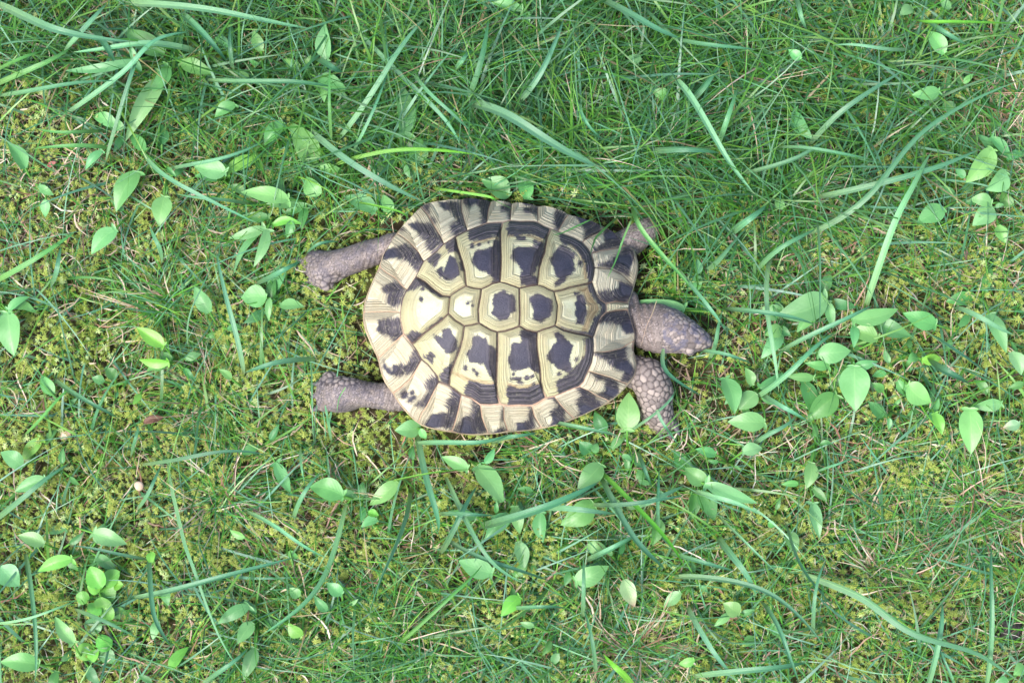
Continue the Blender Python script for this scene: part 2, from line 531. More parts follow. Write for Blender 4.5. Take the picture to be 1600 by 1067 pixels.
# junctions and seam lines of the vertebral and costal rows (photo pixels)
P0, P0l = (648.6, 432), (642.5, 537.5)
V5_top = [P0, (663, 440), (677, 452.5), (691, 462), (703, 463)]
V5_bot = [P0l, (647, 534.7), (660, 522.5), (672.5, 513), (690, 500), (700, 490)]
V5_rear = [(635, 452.5), (629, 465), (625.6, 479.7), (624.7, 488), (624.7, 500), (629.6, 522)]
S54 = [(703, 463), (701.3, 477), (700, 490)]
V4_top = [(703, 463), (706, 459.5), (717, 452.5), (728, 446.5), (739.4, 450), (752, 451)]
V4_bot = [(700, 490), (703, 492.5), (711, 500.5), (719, 505), (725, 509.3), (737.5, 507.5), (748.3, 504.7)]
S43 = [(752, 451), (751, 460), (748.8, 473), (747, 484), (747.8, 500), (748.3, 504.7)]
V3_top = [(752, 451), (760, 447.8), (769.4, 442.7), (781.3, 440), (790, 442), (801, 446), (811.6, 449.7)]
V3_bot = [(748.3, 504.7), (758, 510.3), (767.5, 516), (777, 518.8), (789, 517.3), (803, 513), (811.6, 509.4)]
S32 = [(811.6, 449.7), (811.8, 470), (812.5, 490), (811.6, 509.4)]
V2_top = [(811.6, 449.7), (818, 448.4), (829.4, 446), (840.2, 445), (850, 447.8), (858.4, 452.5), (866, 455.3)]
V2_bot = [(811.6, 509.4), (821.9, 515.5), (833, 518.3), (839.7, 518.8), (850, 514.5), (859, 512), (867.8, 508.4)]
S21 = [(866, 455.3), (868, 464), (871.6, 477), (870.6, 489), (869.7, 500), (867.8, 508.4)]
V1_top = [(866, 455.3), (878, 453.4), (892, 448.8), (906, 446), (919.4, 443), (926.4, 440.3)]
V1_bot = [(867.8, 508.4), (881, 516), (898.7, 520.6), (911.9, 523), (927.3, 527.2)]
V1_front = [(926.4, 440.3), (927.8, 446.9), (932.5, 460), (939, 468.4), (947.5, 474), (948.4, 481.6), (947.5, 488), (940, 495.6), (936, 502.8), (932.5, 514), (927.3, 527.2)]
C4u_out = [P0, (654, 421.6), (661, 408.5), (673, 398.5), (683, 391), (693, 380.6), (700, 375.5), (711, 369)]
S43u = [(728, 446.5), (727, 437.5), (725.3, 421.6), (721.6, 407.5), (718.7, 399.4), (714, 384), (711, 369)]
C3u_out = [(711, 369), (730, 359), (745, 353.4), (761, 347.3), (775, 346.4), (785.5, 346)]
S32u = [(781.3, 440), (783, 414), (783, 399), (782.3, 384), (781.8, 360), (785.5, 346)]
C2u_out = [(785.5, 346), (797.5, 343), (812.5, 344.5), (833, 344), (840.6, 346), (850, 351.6), (861, 356)]
S21u = [(840.2, 445), (840.6, 437), (842.5, 418.7), (847, 403), (851, 394), (852, 384), (855, 369), (861, 356)]
C1u_out = [(861, 356), (872, 360.4), (881, 364.7), (895, 369.4), (910, 377), (919.4, 387), (925, 395.6), (929.7, 417.8), (929.7, 423.4), (927.8, 434.7), (926.4, 440.3)]
C4l_out = [P0l, (651, 549.7), (657.5, 562), (667.8, 570.3), (676, 580.6), (683, 589), (684.7, 597.5), (693, 600.3), (701.5, 604)]
S43l = [(725, 509.3), (722.5, 528), (717.8, 546.9), (711, 563.7), (705.6, 577.8), (702, 590), (701.5, 604)]
C3l_out = [(701.5, 604), (710, 609.7), (720.6, 618), (735.6, 623.5), (750.6, 634), (765.6, 634.5), (781.6, 633)]
S32l = [(777, 518.8), (776.9, 531), (776.9, 556), (776, 579.7), (775, 602), (777, 620), (781.6, 633)]
C2l_out = [(781.6, 633), (787, 634), (793.7, 635.5), (812.5, 634.5), (831, 635.3), (842, 630), (853.7, 622.8)]
S21l = [(839.7, 518.8), (838.9, 530), (839.7, 547), (842.5, 565.6), (844.4, 579.7), (845.3, 599.4), (849, 613), (853.7, 622.8)]
C1l_out = [(853.7, 622.8), (866.5, 620.4), (875.3, 617), (892, 609.7), (905.3, 605), (912, 598), (919.6, 580), (925, 567.5), (928, 551), (928.3, 539.4), (927.3, 527.2)]

def cut(line, a=None, b=None):
    i = 0 if a is None else line.index(a)
    j = len(line) - 1 if b is None else line.index(b)
    return line[i:j + 1] if i <= j else line[j:i + 1][::-1]
def ring(*parts):
    out = []
    for p in parts:
        for v in p:
            if not out or math.hypot(v[0] - out[-1][0], v[1] - out[-1][1]) > 0.05:
                out.append(v)
    if math.hypot(out[0][0] - out[-1][0], out[0][1] - out[-1][1]) < 0.05:
        out.pop()
    return out
R = lambda l: l[::-1]
SC_POLY = {
 'V5': ring(V5_top, S54, R(V5_bot), [(629.6, 522)], R(V5_rear)),
 'V4': ring(V4_top, S43, R(V4_bot), R(S54)),
 'V3': ring(V3_top, S32, R(V3_bot), R(S43)),
 'V2': ring(V2_top, S21, R(V2_bot), R(S32)),
 'V1': ring(V1_top, V1_front, R(V1_bot), R(S21)),
 'C4u': ring(C4u_out, R(S43u), R(cut(V4_top, None, (728, 446.5))), R(V5_top)),
 'C3u': ring(C3u_out, R(S32u), R(cut(V3_top, None, (781.3, 440))), R(cut(V4_top, (728, 446.5))), S43u),
 'C2u': ring(C2u_out, R(S21u), R(cut(V2_top, None, (840.2, 445))), R(cut(V3_top, (781.3, 440))), S32u),
 'C1u': ring(C1u_out, R(V1_top), R(cut(V2_top, (840.2, 445))), S21u),
 'C4l': ring(C4l_out, R(S43l), R(cut(V4_bot, None, (725, 509.3))), R(V5_bot)),
 'C3l': ring(C3l_out, R(S32l), R(cut(V3_bot, None, (777, 518.8))), R(cut(V4_bot, (725, 509.3))), S43l),
 'C2l': ring(C2l_out, R(S21l), R(cut(V2_bot, None, (839.7, 518.8))), R(cut(V3_bot, (777, 518.8))), S32l),
 'C1l': ring(C1l_out, R(V1_bot), R(cut(V2_bot, (839.7, 518.8))), S21l),
}
# inner border of the marginal row, as one closed chain of the lines above, in SEQ order
INNER = ring(cut(V1_front, (947.5, 474), (926.4, 440.3)), R(C1u_out), R(C2u_out), R(C3u_out), R(C4u_out), V5_rear, C4l_out, C3l_out, C2l_out, C1l_out,
             cut(V1_front, (927.3, 527.2), (947.5, 488)))
def inner_between(a, b):
    A = np.array(INNER)
    i = int(np.argmin(np.hypot(A[:, 0] - a[0], A[:, 1] - a[1])))
    j = int(np.argmin(np.hypot(A[:, 0] - b[0], A[:, 1] - b[1])))
    return [INNER[k] for k in range(i + 1, j)]
MARG = []
for a, b in zip(SEQ[:-1], SEQ[1:]):
    poly = ring(SEAM[a], [OUT[a]], RIM[a], [OUT[b]], R(SEAM[b]), R(inner_between(SEAM[a][0], SEAM[b][0])))
    nm = 'M_' + a
    SC_POLY[nm] = poly
    MARG.append(nm)
SC_POLY['NU'] = ring(SEAM['nu'], [OUT['nu'], OUT['nl']], R(SEAM['nl']), [(948.4, 481.6)])
# marginal names: M_nu = first after the nuchal on the upper side ... M_s1l = last one

def blob(x, y, r, q=1.0):
    return [(x + r * math.cos(k * 1.0472), y + q * r * math.sin(k * 1.0472)) for k in range(6)]
DARK = {
 'V5': [[(630, 455), (648.6, 428), (663, 438), (677, 450), (691, 459), (704, 462), (690, 464.5), (676, 457), (664, 448), (657, 448), (650, 454)],
        [(636, 525), (647, 515), (657.5, 520.6), (661, 524), (644, 540), (638, 534)], blob(660.5, 469, 3.4), blob(663, 453, 2.5),
        [(660, 522), (676, 507), (691, 497), (694, 500), (676, 513), (662, 525)]],
 'V4': [blob(732, 474.5, 2.6), blob(737, 472, 1.8), blob(738.5, 477, 1.2)],
 'V3': [[(773, 461), (787, 456), (795.6, 460), (803, 462), (804.5, 475), (806, 487), (797.5, 490), (792, 498), (781, 500), (768.4, 489), (772, 480.6), (770, 469)]],
 'V2': [[(828.4, 467.5), (837.8, 459.5), (850, 463), (860, 468), (862.5, 480), (858.4, 493), (850, 500), (846, 503), (835, 502), (831, 494), (834, 486), (829, 475)]],
 'V1': [[(900, 460), (908, 459), (912, 470), (914, 482), (912, 494), (909, 506), (898, 506.5), (899, 499), (895, 489), (898.7, 482.5), (894.5, 475), (899, 468)],
        [(917, 443), (928, 438), (930, 447), (935, 460), (949, 472), (950, 490), (940, 497), (934, 514), (929, 530), (916, 524), (922, 510), (928, 498), (936, 488), (938, 482), (935, 475), (927, 466), (921, 455)],
        [(873, 513), (883, 514), (899, 518), (914, 519), (914, 526), (890, 521)], [(895, 457), (904, 455), (904, 459), (896, 460)]],
 'C4u': [[(666, 405), (682, 390.5), (691, 402), (681, 419.5)], [(694, 380), (711, 371), (717, 394), (703, 397)],
         [(706, 402), (714, 406), (719, 432), (711, 435), (700, 441), (697, 440), (694, 431), (698, 417)], [(717, 398), (722, 402), (727, 424), (722, 424)],
         [(684, 424), (694, 417), (695, 431), (690, 434)]],
 'C3u': [[(731, 358), (761, 346), (787, 345), (782, 362), (781, 371), (758, 375), (735.6, 380.6), (732, 370)],
         [(772, 378), (784, 376), (785, 400), (785, 420), (781, 433), (783, 443), (768, 443), (771, 436), (766, 430), (760, 427), (750, 425.5), (744, 419), (737, 409), (743, 395), (760, 393.5), (769.4, 388)],
         blob(738, 387, 2.2, 1.6), blob(763.5, 382, 1.3), blob(748, 385, 1.2)],
 'C2u': [[(797, 343), (833, 342), (842, 345), (850, 351), (862, 355), (853, 372), (849, 376), (829, 369.5), (793.7, 369.5), (792.5, 359)],
         [(805, 372), (819, 373), (821, 379), (808, 379.5)], blob(835, 381, 3.0),
         [(800.5, 396), (807.8, 389), (831, 390), (840.6, 384), (850, 381), (849, 400), (845.5, 405), (842.5, 415), (838, 420), (833, 431), (842, 438), (842, 446), (813, 446), (813, 435), (816, 426), (808.7, 415), (799, 405)]],
 'C1u': [[(881, 362), (895, 367), (910, 374), (921, 386), (929, 398), (932, 420), (930, 435), (920, 441), (916, 428), (914, 414), (906, 400), (900.6, 392), (891, 384.4), (881, 385), (873, 373)],
         [(857.5, 407), (864, 401), (871, 390), (878, 385), (889.4, 393), (899, 402.5), (893, 408), (896.5, 423), (883, 437), (867, 448.5), (863.5, 443), (872.5, 435.6), (867, 431), (862.5, 419)], blob(905, 413.5, 3.2, 1.5)],
 'C4l': [[(662, 558), (673.4, 549), (682, 554), (676, 566)], [(687, 588), (697, 574), (709, 568), (703, 606), (694, 602)],
         [(694, 516), (704.5, 513.5), (709, 523), (715.5, 531), (716, 541), (708.4, 551), (700, 550.5), (691, 538), (683, 530), (681, 523), (693, 526)], [(716, 541), (719, 540), (712, 567), (708, 567)]],
 'C3l': [[(728, 601), (734.7, 592.5), (758, 599), (777, 600), (777, 614), (781, 633), (756, 635), (742, 628), (725, 621)],
         [(740, 528), (746, 523.5), (755, 529), (760, 527.5), (764, 539), (778, 546), (778, 584), (776, 597), (767, 588), (764.7, 582), (758, 567.5), (747, 565.6), (734.7, 563), (730.5, 551), (737, 545)],
         blob(741, 576, 2.4), blob(745.5, 582, 3.0, 1.2), blob(728, 573, 1.5, 2)],
 'C2l': [[(791, 600), (816, 606), (847, 597), (852, 618), (832, 636), (795.6, 635), (792.5, 614)],
         [(799, 540), (803, 534.5), (815, 534.5), (812, 524), (816, 516), (841, 516), (841, 537), (844, 566), (845, 583), (833, 577.5), (824.7, 570.5), (817, 574.5), (799, 574.5), (794.3, 563.7), (797, 553)],
         [(795.5, 586), (803, 588), (806, 586), (814, 588), (816, 596), (810, 597), (805, 592), (797, 592)], blob(822.5, 588, 3.6), blob(831.5, 585.5, 3.0), blob(801.5, 583, 2.3), blob(834.5, 598, 2.3)],
 'C1l': [[(909, 530), (929, 525), (931, 540), (930, 553), (927, 568), (921, 580), (914, 597), (906, 607), (875, 620), (869.7, 600), (868, 594.5), (887.5, 580.6), (902.5, 567.5), (912, 555), (915.6, 542)],
         [(865, 519.5), (871.6, 519), (884, 529), (893.5, 540), (888.4, 552.5), (887.5, 563.7), (892.5, 573), (885.6, 580), (878, 577), (863, 567), (855, 562), (854, 555), (858, 547), (868.7, 532)], blob(873, 581, 3.8), blob(899, 560, 2.6, 1.3)],
 'M_nu': [[(932, 456.5), (964, 451.5), (966, 441), (972, 441), (991, 449), (983, 475), (949, 476), (938, 470)]],
 'M_s1u': [[(973.5, 389), (983, 383), (991, 391.5), (990, 406), (982, 419), (980.5, 430), (956, 420.5), (936, 415), (953, 405.5), (966, 400)]],
 'M_s2u': [[(945, 355), (966, 366), (973, 385), (944, 391), (925, 396), (927, 389), (944.7, 381.6), (943, 366)]],
 'M_s3u': [[(897, 337), (916, 338), (943, 353), (935, 363), (914, 373), (914, 360), (907, 350.6)]],
 'M_s4u': [[(868, 327), (883, 336), (879, 350), (871, 362), (865, 351), (867, 339)]],
 'M_s5u': [[(818, 326), (839, 326), (839, 335), (822, 333)], [(817, 317), (838, 321), (836, 323), (818, 321)]],
 'M_s6u': [[(782, 325), (795, 322), (800, 312), (801, 344), (796, 344), (795, 332), (783, 331)], [(792, 314), (799, 314), (798, 318), (790, 317)]],
 'M_s7u': [[(720, 309), (769, 311), (763, 337), (761, 349), (753, 349), (751.5, 331), (744, 319), (734, 326.5), (724, 318)]],
 'M_s8u': [[(686, 318), (700, 317), (719, 317), (723, 341), (729, 358), (711, 371), (703.7, 354.5), (714, 345), (705.6, 332), (695, 329)], [(658, 322), (671, 321), (671, 333), (664, 330)], [(672, 341), (676, 343), (681, 348), (677, 348)]],
 'M_s9u': [[(641, 352.5), (653.7, 349), (675, 351.5), (684, 365), (694, 381), (676, 395), (670, 390), (664, 375), (650, 362)], blob(631, 360, 3.4, 0.5)],
 'M_s10u': [[(600, 398), (612.5, 390), (635, 382), (657, 397.5), (663, 408), (653, 423), (637, 408), (618, 402.5), (607, 406), (600, 406)]],
 'M_s11u': [[(619, 440), (625, 443), (634, 454), (626, 476), (616, 479), (607.5, 474), (608, 461), (597, 451.5), (610, 444)]],
 'M_mid': [[(594, 501), (607, 498), (625, 498), (631, 522), (616, 535), (610.6, 523.5), (597, 520.6), (592, 515)]],
 'M_s11l': [[(600.5, 563), (605.5, 574), (614, 579), (618, 571.5), (637, 569), (648, 549), (658, 562), (649, 579), (624, 587.5), (608.7, 583.5), (601.5, 573)]],
 'M_s10l': [[(666, 599), (674, 588), (687, 588), (684, 602), (676, 615), (668, 637), (650, 632), (661, 623), (671, 610.6)], blob(632.6, 615, 4.8, 1.3), [(637, 626), (649, 616), (652, 619), (644, 628)], blob(645, 613, 3.6, 0.6)],
 'M_s9l': [[(664, 661), (678, 646), (700, 643), (699.5, 627.5), (710, 609), (722, 619), (716, 643), (706, 674), (700, 668), (691, 665.5), (668, 667.5)]],
 'M_s8l': [[(738, 626), (751, 635), (761, 674), (737, 678), (705, 675), (714, 663), (724.4, 650), (739.5, 645)]],
 'M_s7l': [[(769, 674), (785, 667), (793, 672), (790, 676), (770, 678)], [(784, 641), (788, 640), (789, 655), (785, 655)]],
 'M_s6l': [[(828, 636), (834, 645), (834, 669), (807.8, 672), (807.8, 661), (825.6, 655), (827, 645)]],
 'M_s5l': [[(862, 622), (868, 621), (883, 641), (881, 660), (858, 665), (864, 655.6), (859.4, 641.6), (872.5, 632)]],
 'M_s4l': [[(902.5, 607), (916, 607), (930, 620), (940, 631), (924, 646), (895, 656), (907, 641.6), (899.5, 627.5), (905.5, 616)]],
 'M_s3l': [[(921, 580), (944, 587), (964, 595), (966, 612.5), (950, 627), (934.4, 615), (944.7, 608.7), (946.6, 595.6), (932.5, 592)]],
 'M_s2l': [[(931, 554), (977, 544), (976, 561), (984, 570), (992.5, 580), (988, 597), (970, 596), (974.7, 580), (962.5, 575), (949.4, 565.6)]],
 'M_s1l': [[(937, 494), (951, 487), (976, 483), (984, 490), (994, 517), (976.6, 521), (967, 507.5), (956, 505.6), (934, 504)]],
}
BROWN = {'V1': [[(899, 452), (918, 446), (926, 466), (936, 482), (927, 498), (917, 519), (905, 519), (912, 494), (914, 482), (908, 459)]],
         'C1u': [[(884, 374), (903, 384), (914, 402), (918, 436), (910, 438), (909, 415), (900, 395), (885, 384)]],
         'C1l': [[(917, 530), (921, 545), (915, 560), (900, 575), (880, 592), (872, 594), (890, 579), (905, 564), (911, 548), (911, 533)]],
         'C2u': [[(793, 368), (830, 368), (850, 374), (846, 386), (828, 374), (793, 373)]], 'C3u': [[(735, 380), (781, 370), (781, 376), (737, 386)]],
         'C2l': [[(791, 595), (815, 601), (845, 592), (846, 600), (816, 607), (792, 603)]], 'C3l': [[(706, 578), (734, 588), (776, 594), (776, 602), (735, 595), (705, 583)]]}
AREO = {'V5': ((672, 480), .50), 'V4': ((726, 478), .55), 'V3': ((782, 478), .52), 'V2': ((842, 480), .52), 'V1': ((893, 483), .45),
        'C4u': ((704, 418), .42), 'C3u': ((755, 412), .42), 'C2u': ((818, 410), .42), 'C1u': ((877, 415), .42),
        'C4l': ((700, 532), .42), 'C3l': ((751, 548), .45), 'C2l': ((813, 553), .45), 'C1l': ((876, 550), .45), 'NU': ((975, 479), .3)}

def densify(poly, stepm):
    out = []
    n = len(poly)
    for i in range(n):
        a, b = np.array(poly[i], float), np.array(poly[(i + 1) % n], float)
        k = max(1, int(round(np.linalg.norm(b - a) / stepm)))
        for q_ in range(k):
            out.append(a + (b - a) * q_ / k)
    return np.array(out)

root = empty('tortoise', (CEN[0], CEN[1], 0.0))
tag(root, 'tortoise with cream and black patterned shell, stretched out walking through the grass', 'tortoise')

# carapace bone under the scutes: a domed sheet a little lower than the horn
na, nr = 120, 26
ths = np.linspace(-np.pi, np.pi, na, endpoint=False)
V = [(CEN[0], CEN[1], dome(CEN[0], CEN[1]) - 0.0010)]
for k in range(1, nr + 1):
    rr = k / nr * 0.996
    R0 = np.interp(ths, _ang, _rad) * rr
    x, y = CEN[0] + R0 * np.cos(ths), CEN[1] + R0 * np.sin(ths)
    z = dome(x, y) - 0.0010
    V += list(zip(x, y, z))
F = [(0, 1 + i, 1 + (i + 1) % na) for i in range(na)]
for k in range(nr - 1):
    a0, b0 = 1 + k * na, 1 + (k + 1) * na
    F += [(a0 + i, b0 + i, b0 + (i + 1) % na, a0 + (i + 1) % na) for i in range(na)]
carapace = mesh_obj('carapace', V, F, M_SEAM, root, attrs={'reach': np.concatenate([[0.0], np.repeat(np.arange(1, nr + 1) / nr, na)])})
# plastron and the underside of the rim
V, F = [], []
prof = [(0.996, 0.0004, 0), (1.006, -0.0012, 0), (1.000, -0.0035, 0), (0.965, -0.0065, 0), (0.90, -0.012, 0), (0.83, 0.0165, 1), (0.76, 0.0125, 1), (0.5, 0.0115, 1), (0.2, 0.0115, 1)]
for rr, dz, absz in prof:
    R0 = np.interp(ths, _ang, _rad)
    xr, yr = CEN[0] + R0 * np.cos(ths), CEN[1] + R0 * np.sin(ths)
    z = np.full(na, dz) if absz else dome(xr, yr) - 0.0010 + dz
    V += list(zip(CEN[0] + R0 * rr * np.cos(ths), CEN[1] + R0 * rr * np.sin(ths), z))
for k in range(len(prof) - 1):
    a0, b0 = k * na, (k + 1) * na
    F += [(a0 + i, b0 + i, b0 + (i + 1) % na, a0 + (i + 1) % na) for i in range(na)]
F.append(tuple((len(prof) - 1) * na + i for i in range(na)))
mesh_obj('plastron', V, F, M_PLAST, root)

carapace_inv = Matrix.Identity(4)
def build_scute(key, idx):
    poly = SC_POLY[key]
    B = densify(poly, 2.2)
    n = len(B)
    cb = B.mean(0)
    marg = key.startswith('M_')
    if marg:
        i = SEQ.index(key[2:])
        a, b = OUT[SEQ[i]], OUT[SEQ[i + 1]]
        f = 0.62 if i < 12 else 0.38            # the oldest horn sits at the rear outer corner
        e = np.array([a[0] + (b[0] - a[0]) * f, a[1] + (b[1] - a[1]) * f])
        ca, sc = e * 0.72 + cb * 0.28, 0.26
        t0 = 0.15
    else:
        (ca, sc) = AREO[key]
        ca = np.array(ca, float)
        t0 = 0.34
    ni, no = 7, 24
    Ts = [t0 * k / ni for k in range(1, ni + 1)] + [t0 + (1 - t0) * k / no for k in range(1, no + 1)]
    pts = [ca[None]]
    ts = [np.zeros(1)]
    A = ca[None] + sc * (B - cb[None])
    # shrink the border a hair so that neighbouring scutes leave a groove
    nb = np.roll(B, -1, 0) - np.roll(B, 1, 0)
    nb = np.stack([-nb[:, 1], nb[:, 0]], 1)
    nb /= np.maximum(np.linalg.norm(nb, axis=1)[:, None], 1e-6)
    area = 0.5 * np.sum(B[:, 0] * np.roll(B[:, 1], -1) - np.roll(B[:, 0], -1) * B[:, 1])
    if area < 0: nb = -nb
    Bi = B + nb * (0.75 if not marg else 0.2)
    for T in Ts:
        if T <= t0:
            p = ca[None] + (T / t0) * (A - ca[None])
        else:
            p = A + (T - t0) / (1 - t0) * (Bi - A)
        pts.append(p)
        ts.append(np.full(n, T))
    PX = np.vstack(pts)
    T = np.concatenate(ts)
    W = on_dome(PX)
    N = dome_normal(W)
    dist = poly_sdf(PX, poly)
    rr = np.random.default_rng(idx + 50)
    ph = rr.random() * 6.28
    bul = 0.0020 if not marg else 0.0010
    h = bul * (1 - np.clip(T, 0, 1) ** 2.5)
    h += 0.00015 * np.sin(T * (62 if not marg else 38) + ph) * np.clip((T - t0) / 0.1, 0, 1) * (T < 0.97)
    h -= 0.00035 * np.exp(-((T - t0 - 0.03) / 0.03) ** 2)
    edge = np.clip(1 - dist / (2.0 if not marg else 1.5), 0, 1)
    h -= (0.0026 if not marg else 0.0016) * edge ** 1.5
    W = W + N * h[:, None]
    dk = np.full(len(PX), -12.0)
    for pl in DARK.get(key, []):
        dk = np.maximum(dk, poly_sdf(PX, pl))
    bn = np.full(len(PX), -12.0)
    for pl in BROWN.get(key, []):
        bn = np.maximum(bn, poly_sdf(PX, pl))
    F = [(0, 1 + i, 1 + (i + 1) % n) for i in range(n)]
    for k in range(len(Ts) - 1):
        a0, b0 = 1 + k * n, 1 + (k + 1) * n
        F += [(a0 + i, b0 + i, b0 + (i + 1) % n, a0 + (i + 1) % n) for i in range(n)]
    if area > 0:
        F = [f[::-1] for f in F]
    nm = 'nuchal_scute' if key == 'NU' else 'marginal_scute' if marg else 'vertebral_scute' if key[0] == 'V' else 'costal_scute'
    warm = 1.0 if marg else 0.5 if key == 'NU' else 0.0
    o = mesh_obj(nm, W, F, M_SCUTE, None, True, {'ring': T, 'dark': dk, 'brown': bn, 'warm': np.full(len(T), warm), 'ident': np.full(len(T), rr.random())})
    o.parent = carapace
    o.matrix_parent_inverse = carapace_inv
    return o
for i_, k_ in enumerate(SC_POLY):
    build_scute(k_, i_)

# ------------------------------------------------------------------ tortoise: one continuous body
def loft(secs, nseg=20):
    """secs: (px, py, z, width px, height m) -> closed tube"""
    C = np.array([unproj(s[0], s[1], s[2])[0] for s in secs])
    Wd = np.array([s[3] for s in secs]) * 0.00039 / 2
    Hh = np.array([s[4] for s in secs]) / 2
    # resample smoothly
    k = len(secs)
    t = np.linspace(0, k - 1, (k - 1) * 6 + 1)
    def cr(a):
        out = []
        for tt in t:
            i = min(int(tt), k - 2)
            f = tt - i
            p0, p1, p2, p3 = a[max(i - 1, 0)], a[i], a[i + 1], a[min(i + 2, k - 1)]
            out.append(0.5 * ((2 * p1) + (-p0 + p2) * f + (2 * p0 - 5 * p1 + 4 * p2 - p3) * f * f + (-p0 + 3 * p1 - 3 * p2 + p3) * f ** 3))
        return np.array(out)
    C, Wd, Hh = cr(C), cr(Wd), cr(Hh)
    tan = np.gradient(C, axis=0)
    tan /= np.linalg.norm(tan, axis=1)[:, None]
    th = np.linspace(0, 2 * np.pi, nseg, endpoint=False)
    V, F = [], []
    m = len(C)
    for i in range(m):
        side = np.cross(tan[i], [0, 0, 1.0])
        if np.linalg.norm(side) < 0.2: side = np.array([1.0, 0, 0])
        side /= np.linalg.norm(side)
        up = np.cross(side, tan[i])
        for a in th:
            V.append(C[i] + side * Wd[i] * math.cos(a) + up * Hh[i] * math.sin(a))
    for i in range(m - 1):
        for j in range(nseg):
            F.append((i * nseg + j, i * nseg + (j + 1) % nseg, (i + 1) * nseg + (j + 1) % nseg, (i + 1) * nseg + j))
    F.append(tuple(range(nseg))[::-1])
    F.append(tuple((m - 1) * nseg + j for j in range(nseg)))
    return V, F

PARTS = {
 'hind_u': [(650, 392, .018, 60, .024), (612, 387, .0175, 47, .021), (575, 396, .0165, 42, .020), (545, 407, .0165, 45, .020), (518, 415, .0155, 53, .020), (499, 420, .0145, 58, .018), (488, 424, .013, 56, .014), (483, 426, .012, 50, .010), (480, 428, .0115, 40, .006)],
 'hind_l': [(660, 612, .018, 60, .024), (618, 619, .0175, 46, .021), (582, 618, .0165, 41, .020), (556, 616, .0165, 47, .020), (532, 615, .0155, 56, .020), (515, 615, .0145, 58, .018), (507, 615, .013, 56, .015), (503, 615, .012, 52, .011), (500, 615, .0115, 42, .006)],
 'fore_u': [(935, 408, .017, 56, .022), (965, 388, .0165, 46, .021), (992, 373, .016, 46, .022), (1009, 363, .013, 38, .021), (1017, 359, .009, 26, .014), (1021, 357, .007, 10, .006)],
 'fore_l': [(950, 570, .017, 60, .024), (985, 579, .018, 54, .023), (1010, 589, .020, 58, .026), (1022, 610, .020, 56, .026), (1026, 636, .0145, 54, .023), (1033, 653, .0115, 50, .018), (1039, 664, .0095, 44, .013), (1042, 669, .0085, 36, .007)],
 'neck': [(900, 485, .018, 66, .026), (960, 495, .018, 60, .024), (985, 501, .0185, 58, .022), (1008, 508, .021, 74, .024), (1032, 514, .0255, 76, .027), (1052, 519, .028, 69, .027), (1070, 525, .029, 56, .025), (1086, 530, .0285, 42, .022), (1096, 533, .027, 31, .018), (1102, 536, .0255, 20, .013), (1105, 537, .0245, 7, .006)],
 'jaw': [(1030, 515, .019, 62, .018), (1055, 522, .019, 60, .017), (1078, 531, .019, 45, .014), (1094, 536, .019, 28, .010), (1101, 537, .019, 10, .005)],
 'shoulder': [(900, 470, .020, 90, .026), (960, 472, .019, 60, .020), (985, 468, .018, 36, .016), (998, 466, .018, 14, .008)],
 'trunk': [(600, 492, .019, 60, .014), (640, 492, .019, 200, .018), (720, 492, .020, 260, .020), (850, 492, .020, 270, .020), (920, 492, .019, 210, .018), (950, 492, .019, 120, .016)],
 'tail': [(620, 492, .018, 40, .018), (595, 492, .015, 26, .014), (584, 492, .011, 10, .008)],
}
bmV, bmF = [], []
for k_, secs in PARTS.items():
    v, f = loft(secs)
    o_ = len(bmV)
    bmV += v
    bmF += [tuple(i + o_ for i in ff) for ff in f]
def sphere_at(px, py, z, r, sx=1, sy=1, sz=1, n=12):
    c = unproj(px, py, z)[0]
    V, F = [], []
    for i in range(n + 1):
        a = math.pi * i / n
        for j in range(2 * n):
            b = math.pi * j / n
            V.append(c + r * np.array([sx * math.sin(a) * math.cos(b), sy * math.sin(a) * math.sin(b), sz * math.cos(a)]))
    for i in range(n):
        for j in range(2 * n):
            F.append((i * 2 * n + j, (i + 1) * 2 * n + j, (i + 1) * 2 * n + (j + 1) % (2 * n), i * 2 * n + (j + 1) % (2 * n)))
    return V, F
# brow ridges and toe knuckles go into the same skin
for (px, py, z, r) in [(1079, 512, .0335, .0043), (1077, 544, .0325, .0043), (477, 408, .012, .0034), (479, 419, .011, .0036), (490, 438, .011, .0036),
                       (507, 630, .010, .0034), (503, 615, .010, .0036), (506, 599, .010, .0034), (1051, 661, .008, .0034), (1042, 668, .007, .0036), (1030, 671, .007, .0034),
                       (508, 440, .015, .0050), (516, 593, .015, .0050)]:
    v, f = sphere_at(px, py, z, r)
    o_ = len(bmV)
    bmV += v
    bmF += [tuple(i + o_ for i in ff) for ff in f]
tmp_me = bpy.data.meshes.new('tmp')
tmp_me.from_pydata([tuple(map(float, v)) for v in bmV], [], bmF)
tmp = bpy.data.objects.new('tmp', tmp_me)
COL.objects.link(tmp)
md = tmp.modifiers.new('r', 'REMESH')
md.mode = 'VOXEL'
md.voxel_size = 0.0008
sm = tmp.modifiers.new('s', 'SMOOTH')
sm.iterations = 6
sm.factor = 0.5
dg = bpy.context.evaluated_depsgraph_get()
ev = tmp.evaluated_get(dg)
body_me = bpy.data.meshes.new_from_object(ev)
bpy.data.objects.remove(tmp, do_unlink=True)
nv = len(body_me.vertices)
BV = np.empty(nv * 3, np.float32)
body_me.vertices.foreach_get('co', BV)
BV = BV.reshape(-1, 3).astype(float)
BN = np.empty(nv * 3, np.float32)
body_me.vertex_normals.foreach_get('vector', BN)
BN = BN.reshape(-1, 3).astype(float)
BP = proj(BV)
inside = in_poly(BP, CEN[None] * 0 + OUTLINE)
